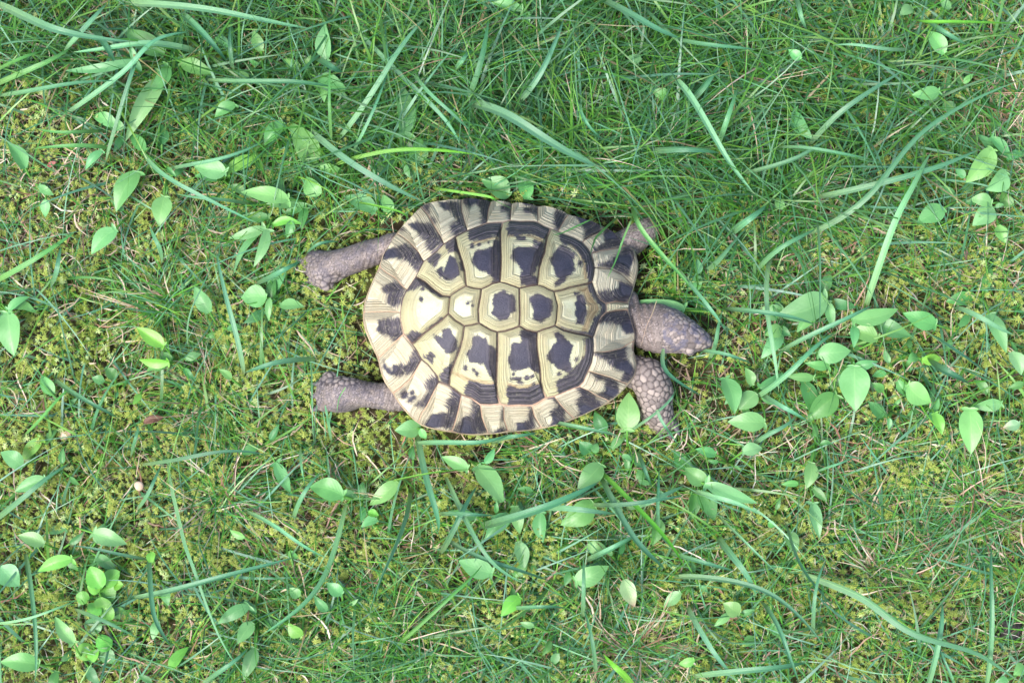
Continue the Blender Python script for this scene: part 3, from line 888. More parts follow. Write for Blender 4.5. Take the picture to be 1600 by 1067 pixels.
# scale size by region (metres)
size = np.full(nv, 0.0014)
big = np.full(nv, 0.25)
dusky = np.zeros(nv)
px_, py_ = BP[:, 0], BP[:, 1]
fore = (px_ > 975) & (((py_ > 548) & (px_ < 1075)) & ~((px_ > 1000) & (py_ < 556)))
size[fore] = (0.0022 + 0.0018 * vnoise(BV[:, 0], BV[:, 1] + BV[:, 2], 0.007, 12))[fore]; big[fore] = 1.0
foru = (px_ > 955) & (py_ < 420)
size[foru] = 0.0019; big[foru] = 0.45
head = (px_ > 1036) & (py_ > 470) & (py_ < 562)
size[head] = (0.0016 + 0.0022 * np.clip((px_ - 1045) / 45, 0, 1))[head]; big[head] = 0.7; dusky[head] = 0.8
neck = (px_ > 960) & (px_ <= 1038) & (py_ >= 440) & ~fore
tneck = np.clip((px_ - 1005) / 33, 0, 1)
size[neck] = (0.0010 + 0.0008 * tneck)[neck]; big[neck] = (0.50 * tneck ** 2)[neck]
heel = ((px_ < 545) & (py_ > 428) & (py_ < 460)) | ((px_ < 560) & (py_ > 575) & (py_ < 604))
size[heel] = 0.0033; big[heel] = 0.9
hindtoe = (px_ < 500)
size[hindtoe] = 0.0024; big[hindtoe] = 0.45
hind = px_ < 600
dusky[hind] = 0.35
order = RNG.permutation(nv)
cell = 0.0036
grid = {}
acc = []
for i in order:
    if inside[i] and BV[i, 2] > 0.02:
        if size[i] > 0 and RNG.random() > 0.02: continue
    p = BV[i]
    key = (int(p[0] // cell), int(p[1] // cell), int(p[2] // cell))
    s2 = size[i] ** 2
    ok = True
    for a in (-1, 0, 1):
        for b in (-1, 0, 1):
            for c in (-1, 0, 1):
                for j in grid.get((key[0] + a, key[1] + b, key[2] + c), ()):
                    d_ = BV[j] - p
                    if d_[0] * d_[0] + d_[1] * d_[1] + d_[2] * d_[2] < s2:
                        ok = False
                        break
                if not ok: break
            if not ok: break
        if not ok: break
    if ok:
        grid.setdefault(key, []).append(i)
        acc.append(i)
kd = kdtree.KDTree(len(acc))
for k, i in enumerate(acc):
    kd.insert(Vector(BV[i]), k)
kd.balance()
crnd = RNG.random(len(acc))
edge = np.zeros(nv)
rnd = np.zeros(nv)
for i in range(nv):
    r2 = kd.find_n(Vector(BV[i]), 2)
    edge[i] = (r2[1][2] - r2[0][2]) / size[i]
    rnd[i] = crnd[r2[0][1]]
rnd = np.where(head, np.clip((rnd - 0.45) * 2.6 + 0.35, -0.35, 1.35), np.where(heel, 0.6 + 0.5 * rnd, rnd))
prof_ = np.clip(edge / 0.55, 0, 1)
prof_ = prof_ * (2 - prof_)
disp = (prof_ - 0.4) * size * np.where(big > 0.8, 0.24, np.where(big > 0.4, 0.18, 0.15))
# folds of loose skin on the neck
fold = np.sin((px_ - 0.35 * (py_ - 505)) * 0.55 + 2.0 * vnoise(BV[:, 0], BV[:, 1], 0.008, 5)) * 0.00035
disp += np.where(neck & (px_ < 1022), fold, 0)
disp += 0.0006 * (vnoise(BV[:, 0] + BV[:, 2], BV[:, 1], 0.006, 6) - 0.5)
legs = (px_ < 615) | ((px_ > 960) & (py_ < 420)) | fore
disp += np.where(legs, 0.0026 * (vnoise(BV[:, 0] + 0.7 * BV[:, 2], BV[:, 1] - 0.4 * BV[:, 2], 0.011, 14) - 0.5), 0)
wr = np.sin(px_ * 0.75 + 3.0 * vnoise(BV[:, 0], BV[:, 1], 0.007, 15) + 0.25 * py_) * 0.0002
disp += np.where((px_ > 555) & (px_ < 640), wr * np.clip((px_ - 555) / 15, 0, 1), 0)
BV2 = BV + BN * disp[:, None]
body_me.vertices.foreach_set('co', BV2.astype(np.float32).ravel())
body_me.polygons.foreach_set('use_smooth', np.ones(len(body_me.polygons), bool))
for nm_, av in (('edge', edge), ('cellrnd', rnd), ('big', big), ('dusky', dusky)):
    a = body_me.attributes.new(nm_, 'FLOAT', 'POINT')
    a.data.foreach_set('value', av.astype(np.float32))
body_me.materials.clear()
body_me.materials.append(M_SKIN)
body_me.update()
body = bpy.data.objects.new('body', body_me)
COL.objects.link(body)
body.parent = root
body.matrix_parent_inverse = Matrix.Translation(-Vector(root.location))

def sub(o, par):
    o.parent = par
    return o
def claw(b, t, w):
    """b, t: (px, py, z)"""
    B, T = unproj(*b)[0], unproj(*t)[0]
    ax = T - B
    L = np.linalg.norm(ax)
    s = np.cross(ax, [0, 0, 1.0]); s /= np.linalg.norm(s)
    u = np.cross(s, ax / L)
    V, F = [], []
    n, m = 8, 7
    for i in range(m):
        f = i / (m - 1)
        r = w * 1.2 * (1 - f) ** 0.7 + 0.00012
        c = B + ax * f + u * 0.12 * L * math.sin(f * 2.6)
        for j in range(n):
            a = 2 * math.pi * j / n
            V.append(c + s * r * math.cos(a) + u * r * 0.8 * math.sin(a))
    for i in range(m - 1):
        for j in range(n):
            F.append((i * n + j, i * n + (j + 1) % n, (i + 1) * n + (j + 1) % n, (i + 1) * n + j))
    F.append(tuple((m - 1) * n + j for j in range(n)))
    return sub(mesh_obj('claw', V, F, M_CLAW), body)
for b, t, w in [((474, 407, .014), (454, 406, .013), .0020), ((475, 418, .013), (452, 421, .011), .0021), ((485, 437, .012), (470, 444, .009), .0018),
                ((505, 632, .012), (487, 643, .010), .0022), ((498, 616, .011), (485, 621, .008), .0018), ((501, 600, .011), (488, 600, .008), .0017),
                ((1052, 661, .010), (1062, 681, .009), .0022), ((1043, 669, .009), (1049, 687, .007), .0019), ((1031, 673, .008), (1034, 687, .007), .0018),
                ((1018, 357, .008), (1031, 349, .004), .0017), ((1014, 351, .008), (1022, 341, .004), .0016)]:
    claw(b, t, w)
for (px, py, z) in [(1084, 511.5, .0315), (1083, 549.0, .0295)]:
    v, f = sphere_at(px, py, z, .0026)
    sub(mesh_obj('eye', v, f, M_EYE), body)
for (px, py, z) in [(1102.5, 533, .027), (1102.0, 540, .027)]:
    v, f = sphere_at(px, py, z, .0007, n=6)
    sub(mesh_obj('nostril', v, f, M_EYE), body)

# ------------------------------------------------------------------ keep-out areas round the tortoise
KEEP = [np.array(p) for p in (
    [(620, 362), (560, 378), (478, 402), (470, 414), (512, 448), (545, 438), (595, 412)],
    [(606, 596), (550, 588), (510, 585), (501, 618), (512, 644), (575, 640), (618, 643)],
    [(966, 365), (993, 347), (1018, 344), (1025, 362), (1012, 388), (990, 400)],
    [(984, 552), (1012, 557), (1036, 576), (1052, 640), (1050, 664), (1012, 668), (988, 620)],
    [(980, 470), (1014, 470), (1062, 488), (1103, 522), (1106, 540), (1080, 553), (1025, 554), (985, 530)])]
SHELLPX = OUTLINE

def blocked(PTS):
    """PTS (n, k, 3): true where a random strand would run through the animal"""
    n, k, _ = PTS.shape
    px = proj(PTS.reshape(-1, 3))
    z = PTS.reshape(-1, 3)[:, 2]
    cand = in_poly(px, SHELLPX)
    bad = np.zeros(len(z), bool)
    if cand.any():
        W = PTS.reshape(-1, 3)[cand]
        bad[cand] = (z[cand] > 0.011) & (z[cand] < dome(W[:, 0], W[:, 1]) + 0.0015)
        bad[cand] |= poly_sdf(px[cand], SHELLPX) > 16
    bad = bad.reshape(n, k).any(1)
    leg = np.zeros(len(z), bool)
    for p in KEEP:
        leg |= in_poly(px, p) & (z < 0.031)
    leg = leg.reshape(n, k).any(1)
    return bad | (leg & (np.random.default_rng(n).random(n) > 0.10))

def gpx(x, y):
    return 800 + np.asarray(x) / 0.0004, 533.5 - np.asarray(y) / 0.0004

def field(x, y, base, blobs):
    u, v = gpx(x, y)
    f = np.full(np.shape(u), base, float)
    for (cx, cy, sx, sy, a) in blobs:
        f = f + a * np.exp(-0.5 * (((u - cx) / sx) ** 2 + ((v - cy) / sy) ** 2))
    return f
XH, YH = 0.42, 0.30
def scatter(n, fn, seed):
    r = np.random.default_rng(seed)
    out = np.empty((0, 2))
    while len(out) < n:
        c = np.stack([r.uniform(-XH, XH, n * 3), r.uniform(-YH, YH, n * 3)], 1)
        out = np.vstack([out, c[r.random(len(c)) < fn(c[:, 0], c[:, 1])]])
    return out[:n]
GRASS_D = lambda x, y: field(x, y, 0.33, [(850, 120, 330, 130, .8), (1200, 190, 260, 170, .55), (250, 60, 320, 80, .45), (1550, 50, 150, 80, .35), (700, 990, 300, 90, .45),
                                          (350, 720, 130, 110, .30), (300, 500, 130, 80, .35), (1450, 800, 150, 110, .40), (1000, 990, 200, 90, .35), (560, 250, 160, 70, .30), (1080, 640, 120, 120, .2), (1330, 640, 200, 120, .15)])
STRAW_D = lambda x, y: field(x, y, 0.22, [(1590, 200, 60, 110, .9), (90, 180, 110, 80, .45), (60, 330, 80, 80, .5), (1500, 860, 150, 150, .4), (1310, 440, 90, 60, .7), (1050, 690, 90, 60, .4),
                                          (600, 760, 200, 60, .2), (250, 430, 120, 60, .3), (1000, 1010, 150, 60, .5), (500, 800, 120, 80, .3), (90, 660, 80, 60, .4), (230, 1040, 60, 40, .5), (1400, 620, 160, 100, .2)])
MOSS_D = lambda x, y: field(x, y, 0.42, [(220, 600, 260, 300, .6), (620, 820, 300, 130, .5), (1330, 900, 230, 130, .45), (1480, 470, 110, 110, .35), (1400, 120, 100, 80, .2), (850, 100, 300, 130, -.25), (1580, 970, 45, 60, -.6), (285, 945, 35, 40, -.5), (1440, 90, 40, 25, -.4)])

# ------------------------------------------------------------------ strands (grass, straw) as numpy ribbons
def strands(base, az, L, w, el, droop, curl, S, r, wav=0.0):
    n = len(base)
    s = np.linspace(0, 1, S)
    e = el[:, None] - droop[:, None] * s[None]
    h = az[:, None] + curl[:, None] * s[None] + wav * np.sin(s[None] * 9 + r.random((n, 1)) * 6.28)
    d = np.stack([np.cos(e) * np.cos(h), np.cos(e) * np.sin(h), np.sin(e)], 2) * (L / (S - 1))[:, None, None]
    P = np.concatenate([np.zeros((n, 1, 3)), np.cumsum(d[:, :-1], 1)], 1) + base[:, None, :]
    g = ground_z(P[..., 0], P[..., 1]) + 0.0015 + 0.002 * s[None]
    P[..., 2] = np.maximum(P[..., 2], g)
    side = np.stack([-np.sin(h), np.cos(h), np.zeros_like(h)], 2)
    tw = (r.random((n, 1)) - 0.5) * 1.6 + (r.random((n, 1)) - 0.5) * 2.0 * s[None]
    side = side * np.cos(tw)[..., None] + np.stack([np.zeros_like(tw)] * 2 + [np.sin(tw)], 2)
    taper = np.clip((1 - s ** 2.2), 0.04, 1) * np.clip(0.55 + s * 2, 0, 1)
    off = side * (w[:, None] * 0.5 * taper[None])[..., None]
    return P, off

def ribbon_mesh(P, off, colr):
    n, S, _ = P.shape
    V = np.stack([P - off, P + off], 2).reshape(-1, 3)
    i = np.arange(n)[:, None] * S * 2 + np.arange(S - 1)[None] * 2
    i = i.ravel()
    F = np.stack([i, i + 1, i + 3, i + 2], 1)
    C = np.repeat(colr, S * 2, 0)
    return V, F, C

def pick(r, n, cols, probs, jit=0.18):
    c = np.array(cols)[r.choice(len(cols), n, p=probs)]
    f = 1 + (r.random((n, 1)) - 0.5) * 2 * jit
    return np.clip(c * f * (1 + (r.random((n, 3)) - 0.5) * 0.12), 0.004, 0.9)

GREENS = [(0.070, 0.250, 0.030), (0.052, 0.195, 0.055), (0.105, 0.310, 0.030), (0.095, 0.280, 0.130), (0.160, 0.350, 0.045), (0.30, 0.26, 0.13)]
GPROB = [0.34, 0.26, 0.14, 0.17, 0.05, 0.04]
STRAWS = [(0.46, 0.35, 0.25), (0.54, 0.45, 0.34), (0.33, 0.22, 0.15), (0.26, 0.14, 0.09), (0.60, 0.54, 0.44), (0.14, 0.095, 0.07)]
SPROB = [0.30, 0.22, 0.18, 0.12, 0.08, 0.10]

def fine_grass():
    r = np.random.default_rng(21)
    nc = 4700
    c = scatter(nc, GRASS_D, 22)
    per = r.integers(3, 9, nc)
    idx = np.repeat(np.arange(nc), per)
    n = len(idx)
    b = c[idx] + r.normal(0, 0.004, (n, 2))
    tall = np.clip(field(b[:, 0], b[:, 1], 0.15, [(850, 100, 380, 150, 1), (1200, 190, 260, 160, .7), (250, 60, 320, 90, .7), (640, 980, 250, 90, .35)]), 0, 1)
    L = (0.016 + 0.030 * r.random(n) ** 1.4) * (1 - tall) + tall * (0.030 + 0.066 * r.random(n) ** 1.3)
    w = 0.0005 + 0.0006 * r.random(n) + tall * 0.0011 * r.random(n) ** 2
    az = r.random(nc)[idx] * 6.28 + r.normal(0, 1.0, n)
    el = r.uniform(0.25, 1.05, n)
    droop = el + r.uniform(-0.3, 0.75, n)
    base = np.column_stack([b, ground_z(b[:, 0], b[:, 1]) + 0.001])
    P, off = strands(base, az, L, w, el, droop, r.normal(0, 0.35, n), 7, r)
    ok = ~blocked(P)
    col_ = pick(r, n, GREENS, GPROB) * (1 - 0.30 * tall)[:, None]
    V, F, C = ribbon_mesh(P[ok], off[ok], col_[ok])
    # the lawn goes on beyond the picture
    m = 17000
    rad, th = 0.30 + 1.1 * r.random(m * 2) ** 1.4, r.random(m * 2) * 6.2832
    bo = np.column_stack([rad * np.cos(th), rad * np.sin(th)])
    bo = bo[(np.abs(bo[:, 0]) > XH - 0.02) | (np.abs(bo[:, 1]) > YH - 0.02)][:m]
    m = len(bo)
    eo = r.uniform(0.35, 1.1, m)
    Po, oo = strands(np.column_stack([bo, ground_z(bo[:, 0], bo[:, 1])]), r.random(m) * 6.28, r.uniform(0.03, 0.08, m), r.uniform(0.001, 0.0022, m), eo, eo + r.uniform(-0.2, 0.6, m), r.normal(0, 0.4, m), 6, r)
    V2, F2, C2 = ribbon_mesh(Po, oo, pick(r, m, GREENS, GPROB))
    V, F, C = np.vstack([V, V2]), np.vstack([F, F2 + len(V)]), np.vstack([C, C2])
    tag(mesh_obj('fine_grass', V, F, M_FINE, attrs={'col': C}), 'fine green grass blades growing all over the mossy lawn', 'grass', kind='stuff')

def straw():
    r = np.random.default_rng(31)
    n = 11500
    b = scatter(n, STRAW_D, 32)
    z = ground_z(b[:, 0], b[:, 1]) + 0.003 + 0.010 * r.random(n) ** 1.3
    L = 0.006 + 0.030 * r.random(n) ** 2
    w = 0.0004 + 0.0010 * r.random(n) ** 2.5
    el = r.normal(0.05, 0.22, n)
    P, off = strands(np.column_stack([b, z]), r.random(n) * 6.28, L, w, el, el + r.normal(0, 0.3, n), r.normal(0, 0.9, n), 6, r, 0.15)
    ok = ~blocked(P)
    V, F, C = ribbon_mesh(P[ok], off[ok], pick(r, n, STRAWS, SPROB)[ok])
    tag(mesh_obj('dry_thatch', V, F, M_STRAW, attrs={'col': C}), 'dry straw and dead grass stems lying between the moss', 'thatch', kind='stuff')

def moss():
    r = np.random.default_rng(41)
    n = 47000
    b = scatter(n, MOSS_D, 42)
    g = ground_z(b[:, 0], b[:, 1])
    hump = vnoise(b[:, 0], b[:, 1], 0.017, 8)
    top = g + 0.0010 + 0.0120 * hump ** 1.4 + 0.0045 * r.random(n)
    rad = 0.0011 + 0.0020 * r.random(n) ** 1.5
    # drop moss under the shell
    px = proj(np.column_stack([b, top]))
    ok = ~(poly_sdf(px, SHELLPX) > 7)
    b, top, rad, hump = b[ok], top[ok], rad[ok], hump[ok]
    n = len(b)
    tiers = [(7, 0.0, 1.0, -0.0003), (7, 0.5, 0.9, 0.0005), (5, 1.0, 0.65, 0.0011)]
    Vs, Fs = [], []
    nl = sum(t[0] for t in tiers)
    V = np.empty((n, nl * 4, 3))
    C = np.empty((n, nl * 4, 3))
    yel = vnoise(b[:, 0], b[:, 1], 0.05, 9)
    c1 = np.array([0.280, 0.380, 0.065]); c2 = np.array([0.490, 0.560, 0.150]); c3 = np.array([0.48, 0.60, 0.260])
    mixv = np.clip(yel * 0.9 + (r.random(n) - 0.5) * 0.6, 0, 1)[:, None]
    colr = c1 * (1 - mixv) + c2 * mixv
    pal = (r.random(n) < 0.14)[:, None]
    colr = np.where(pal, c3 * (0.9 + 0.3 * r.random((n, 1))), colr) * (0.82 + 0.32 * r.random((n, 1)))
    tilt = r.normal(0, 0.35, (n, 2))
    k = 0
    for (m, el, sc, dz) in tiers:
        ph = r.random(n) * 6.28
        for j in range(m):
            a = ph + j * 6.2832 / m + r.normal(0, 0.15, n)
            e = el + r.normal(0, 0.18, n)
            dx, dy, dzv = np.cos(e) * np.cos(a), np.cos(e) * np.sin(a), np.sin(e)
            L = rad * sc * r.uniform(0.8, 1.2, n)
            o = np.column_stack([b, top + dz])
            d = np.column_stack([dx, dy, dzv + tilt[:, 0] * np.cos(a) + tilt[:, 1] * np.sin(a)])
            sd_ = np.column_stack([-np.sin(a), np.cos(a), np.zeros(n)]) * (L * 0.115)[:, None]
            mid = o + d * (L * 0.4)[:, None]
            tip = o + d * L[:, None] - np.column_stack([np.zeros((n, 2)), L * 0.18])
            for q_, p in enumerate((o, mid + sd_, tip, mid - sd_)):
                V[:, k * 4 + q_] = p
                C[:, k * 4 + q_] = colr * (1.0 if q_ else 0.85)
            k += 1
    F = np.arange(n * nl * 4).reshape(-1, 4)
    tag(mesh_obj('moss', V.reshape(-1, 3), F, M_MOSS, smooth=False, attrs={'col': C.reshape(-1, 3)}), 'yellow-green starry moss carpeting the ground under the grass', 'moss', kind='stuff')

def mid_grass():
    r = np.random.default_rng(26)
    n = 1700
    b = scatter(n, lambda x, y: np.clip(GRASS_D(x, y) * 0.9 + 0.06, 0, 1) ** 1.2, 27)
    tall = np.clip(field(b[:, 0], b[:, 1], 0.25, [(850, 100, 380, 150, .8), (1200, 190, 260, 160, .7), (250, 60, 320, 90, .7), (640, 980, 250, 90, .35)]), 0, 1)
    L = 0.030 + 0.035 * r.random(n) + tall * 0.065 * r.random(n)
    w = 0.0011 + 0.0013 * r.random(n) ** 1.6
    az = np.where(r.random(n) < 0.5, r.choice([-0.6, 2.5, 0.7, 3.8, 0.1, 1.4], n) + r.normal(0, 0.3, n), r.random(n) * 6.28)
    el = r.uniform(0.35, 1.0, n)
    P, off = strands(np.column_stack([b, ground_z(b[:, 0], b[:, 1]) + 0.001]), az, L, w, el, el + r.uniform(0.0, 0.7, n), r.normal(0, 0.3, n), 9, r)
    ok = ~blocked(P)
    cols = [(0.105, 0.275, 0.155), (0.080, 0.225, 0.095), (0.070, 0.205, 0.045), (0.130, 0.310, 0.055), (0.175, 0.350, 0.225)]
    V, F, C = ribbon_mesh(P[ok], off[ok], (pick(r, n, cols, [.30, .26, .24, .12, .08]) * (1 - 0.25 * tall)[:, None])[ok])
    m = 900
    b = np.random.default_rng(28).uniform((-XH, -YH), (XH, YH), (m, 2))
    el = r.uniform(0.3, 0.9, m)
    P, off = strands(np.column_stack([b, ground_z(b[:, 0], b[:, 1]) + 0.001]), r.random(m) * 6.28, r.uniform(0.04, 0.095, m), r.uniform(0.0007, 0.0013, m), el, el + r.uniform(-0.1, 0.6, m), r.normal(0, 0.55, m), 9, r)
    ok = ~blocked(P)
    V2, F2, C2 = ribbon_mesh(P[ok], off[ok], pick(r, m, cols, [.34, .22, .12, .16, .16])[ok])
    V, F, C = np.vstack([V, V2]), np.vstack([F, F2 + len(V)]), np.vstack([C, C2])
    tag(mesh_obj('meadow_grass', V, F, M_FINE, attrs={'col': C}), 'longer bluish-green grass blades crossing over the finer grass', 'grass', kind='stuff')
moss()
straw()
fine_grass()
mid_grass()

# ------------------------------------------------------------------ fine tufts one can tell apart
def tuft(px, py, n, L0, spread, label, seed, straw_f=0.2):
    r = np.random.default_rng(seed)
    c = unproj(px, py, 0.0)[0]
    az = r.random(n) * 6.28
    b = np.column_stack([c[0] + r.normal(0, spread, n), c[1] + r.normal(0, spread, n), np.zeros(n)])
    b[:, 2] = ground_z(b[:, 0], b[:, 1]) + 0.001
    L = L0 * r.uniform(0.55, 1.25, n)
    el = r.uniform(0.25, 1.3, n)
    P, off = strands(b, az, L, 0.0006 + 0.0006 * r.random(n), el, el * 0.8 + r.uniform(-0.1, 0.7, n), r.normal(0, 0.4, n), 7, r)
    cg = pick(r, n, GREENS, GPROB)
    cs = pick(r, n, STRAWS, SPROB)
    cc = np.where((r.random(n) < straw_f)[:, None], cs, cg)
    ok = ~blocked(P)
    V, F, C = ribbon_mesh(P[ok], off[ok], cc[ok])
    loc = (c[0], c[1], 0.0)
    t = mesh_obj('grass_tuft', V - np.array(loc), F, M_FINE, attrs={'col': C})
    t.location = loc
    tag(t, label, 'grass tuft', 'fine grass tufts in the moss')
for i_, a_ in enumerate([
    (265, 478, 90, .034, .007, 'fine dark green grass tuft midway between left edge and upper rear foot', .15),
    (335, 625, 80, .036, .006, 'fine wispy grass tuft to the left of the lower rear foot', .25),
    (350, 775, 95, .034, .007, 'fine grass tuft below the lower rear foot, with pale straw in it', .3),
    (1515, 790, 130, .036, .009, 'spreading fine grass tuft near right edge in the lower half', .3),
    (1370, 890, 70, .028, .007, 'thin grass tuft mixed with straw, left of the right-edge tuft', .4),
    (620, 1015, 110, .036, .010, 'low dark green grass tuft at the bottom edge left of centre', .2),
    (990, 1010, 90, .034, .006, 'straw-coloured grass tuft fanning out at the bottom edge right of centre', .6),
    (905, 250, 120, .044, .008, 'dense deep green grass tuft just above the front of the shell', .1),
    (1030, 235, 110, .046, .008, 'tall fine grass tuft above the upper front foot', .12),
    (700, 120, 120, .055, .010, 'tall dense grass tuft at the top, straight above the shell', .06),
    (1170, 120, 110, .050, .010, 'long fine grass tuft in upper right, right of the tall top tuft', .1),
    (1255, 330, 80, .034, .008, 'short grass tuft above the big round sorrel leaves', .25),
    (1540, 430, 60, .024, .008, 'sparse short grass tuft in moss at right edge, middle height', .3),
    (840, 720, 70, .030, .006, 'upright little grass tuft right below the middle of the shell', .2),
    (1590, 190, 90, .030, .009, 'dried straw-pale grass tuft at the right edge near the top', .85)]):
    tuft(a_[0], a_[1], int(a_[2] * 1.7), a_[3] * 1.25, a_[4], a_[5], 300 + i_, a_[6])

# ------------------------------------------------------------------ sorrel and other broad-leaved plants
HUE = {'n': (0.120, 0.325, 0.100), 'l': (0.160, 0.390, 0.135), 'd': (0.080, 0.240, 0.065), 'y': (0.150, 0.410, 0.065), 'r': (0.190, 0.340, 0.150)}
def bez(a, b, c, n):
    t = np.linspace(0, 1, n)[:, None]
    return a * (1 - t) ** 2 + 2 * b * t * (1 - t) + c * t * t

def tube(pts, rad, nseg=5):
    V, F = [], []
    tan = np.gradient(pts, axis=0)
    for i, p in enumerate(pts):
        t = tan[i] / (np.linalg.norm(tan[i]) + 1e-9)
        s = np.cross(t, [0.13, 0.21, 1.0]); s /= np.linalg.norm(s) + 1e-9
        u = np.cross(s, t)
        for j in range(nseg):
            a = 2 * math.pi * j / nseg
            V.append(p + (s * math.cos(a) + u * math.sin(a)) * rad)
    for i in range(len(pts) - 1):
        for j in range(nseg):
            F.append((i * nseg + j, i * nseg + (j + 1) % nseg, (i + 1) * nseg + (j + 1) % nseg, (i + 1) * nseg + j))
    return V, F

def leaf_mesh(B, T, w, kind, r):
    """leaf blade from B (stalk end) to T (tip)"""
    ax = T - B
    L = np.linalg.norm(ax)
    ax = ax / L
    s = np.cross(ax, [0, 0, 1.0]); s /= np.linalg.norm(s)
    up = np.cross(s, ax)
    roll = r.normal(0, 0.22)
    s, up = s * math.cos(roll) + up * math.sin(roll), -s * math.sin(roll) + up * math.cos(roll)
    nl, nw = 15, 8
    arch, fold, wavy = r.uniform(0.03, 0.14), r.uniform(0.10, 0.38), r.uniform(0.02, 0.07)
    ph = r.random() * 6.28
    bend = r.normal(0, 0.05)
    V, U, T_, F = [], [], [], []
    for i in range(nl):
        t = i / (nl - 1)
        if kind == 'o':
            pr = max(0.0, math.sin(math.pi * t ** 0.85)) ** 0.62
        else:
            pr = max(0.0, math.sin(math.pi * (t ** 0.72))) ** 0.85
        pr = max(pr, 0.035 if t < 0.5 else 0.015)
        c = B + ax * (L * t) + up * (L * arch * math.sin(math.pi * t) - L * 0.06 * t * t) + s * (L * bend * math.sin(math.pi * t))
        for j in range(nw + 1):
            u = -1 + 2 * j / nw
            hw = 0.5 * w * pr
            V.append(c + s * (u * hw * math.cos(fold)) + up * (abs(u) ** 1.3 * hw * math.sin(fold) + wavy * hw * math.sin(t * 11 + ph + (2 if u > 0 else 0)) * abs(u)))
            U.append(u); T_.append(t)
    for i in range(nl - 1):
        for j in range(nw):
            a = i * (nw + 1) + j
            F.append((a, a + 1, a + nw + 2, a + nw + 1))
    if kind == 's':      # the two small ear lobes of sorrel
        for sg in (-1, 1):
            o_ = len(V)
            ll = L * r.uniform(0.13, 0.24)
            dirv = s * sg * 0.95 - ax * r.uniform(-0.15, 0.45) + up * 0.15
            q0 = B + ax * L * 0.04
            sd_ = ax
            for i in range(5):
                t = i / 4
                hw = ll * 0.24 * (math.sin(math.pi * (0.25 + 0.75 * t)) ** 0.8 if t < 1 else 0.03)
                c = q0 + dirv * ll * t
                for u in (-1, 0, 1):
                    V.append(c + sd_ * u * hw + up * 0.1 * ll * abs(u))
                    U.append(0.3 + 0.4 * u); T_.append(0.05)
            for i in range(4):
                for j in range(2):
                    a = o_ + i * 3 + j
                    F.append((a, a + 1, a + 4, a + 3))
    return V, F, U, T_

def stable_seed(t):
    return int(sum((i + 1) * v for i, v in enumerate(t[:5]))) % 99991
def plant(label, leaves, name='sorrel_plant', cat='weed', group='broad-leaved weeds in the grass', kind='s', zl=0.021):
    r = np.random.default_rng(stable_seed(leaves[0]))
    bs = np.array([unproj(l[0], l[1], 0.0)[0] for l in leaves])
    ts = np.array([unproj(l[2], l[3], 0.0)[0] for l in leaves])
    away = (bs - ts).mean(0)
    away = away / (np.linalg.norm(away) + 1e-9)
    rt = bs.mean(0) + away * (0.006 if len(leaves) > 1 else 0.012)
    if in_poly(proj(rt), SHELLPX)[0]:
        rt = bs.mean(0) - away * 0.004
    rt[2] = float(ground_z(rt[0], rt[1])) + 0.001
    e = empty(name, tuple(rt))
    tag(e, label, cat, group)
    main = len(leaves)
    rpx = proj(rt)[0]
    if name == 'sorrel_plant' and max(l[4] for l in leaves) > 15 and poly_sdf(rpx[None], SHELLPX)[0] < -45 and min(-poly_sdf(rpx[None], k_)[0] for k_ in KEEP) > 45:
        big_ = max(math.hypot(l[2] - l[0], l[3] - l[1]) for l in leaves)
        a0 = math.atan2(-away[1], -away[0])
        for q_ in range(int(r.integers(1, 4))):
            a_ = -a0 + (q_ + 1) * 2.1 + r.normal(0, 0.5)
            ll, gap = big_ * r.uniform(0.38, 0.66), r.uniform(7, 16)
            bx, by = rpx[0] + gap * math.cos(a_), rpx[1] + gap * math.sin(a_)
            leaves = leaves + [(bx, by, bx + ll * math.cos(a_), by + ll * math.sin(a_), ll * r.uniform(0.36, 0.52), str(r.choice(['n', 'd', 'd'])))]
    for li, l in enumerate(leaves):
        hue = l[5] if len(l) > 5 else 'n'
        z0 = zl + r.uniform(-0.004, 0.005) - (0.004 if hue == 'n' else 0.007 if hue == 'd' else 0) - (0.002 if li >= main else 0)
        B = unproj(l[0], l[1], z0)[0]
        T = unproj(l[2], l[3], z0 + r.uniform(-0.004, 0.004))[0]
        w = l[4] * 0.000425
        kk = kind if l[4] > 12 else ('o' if kind == 'o' else 'p')
        V, F, U, T_ = leaf_mesh(B, T, w, kk, r)
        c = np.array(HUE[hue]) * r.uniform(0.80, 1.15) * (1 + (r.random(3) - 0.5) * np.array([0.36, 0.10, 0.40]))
        C = np.tile(c, (len(V), 1))
        if hue == 'r':
            tt = np.array(T_)[:, None]
            C = C * (1 - 0.7 * tt ** 4) + np.array([0.42, 0.16, 0.17]) * 0.7 * tt ** 4
        mesh_obj('leaf', V, F, M_LEAF, e, attrs={'col': C, 'across': U, 'along': T_})
        mid = 0.5 * (B + rt) + (B - T) * 0.12
        mid[2] = max(B[2], rt[2]) * 0.8
        tv, tf = tube(bez(B + (T - B) * 0.02, mid, rt, 7), 0.0007)
        st = mesh_obj('stem', tv, tf, M_LEAF, e, attrs={'col': np.tile(np.array(HUE['y']) * 0.8, (len(tv), 1)), 'across': np.full(len(tv), .5), 'along': np.full(len(tv), .3)})

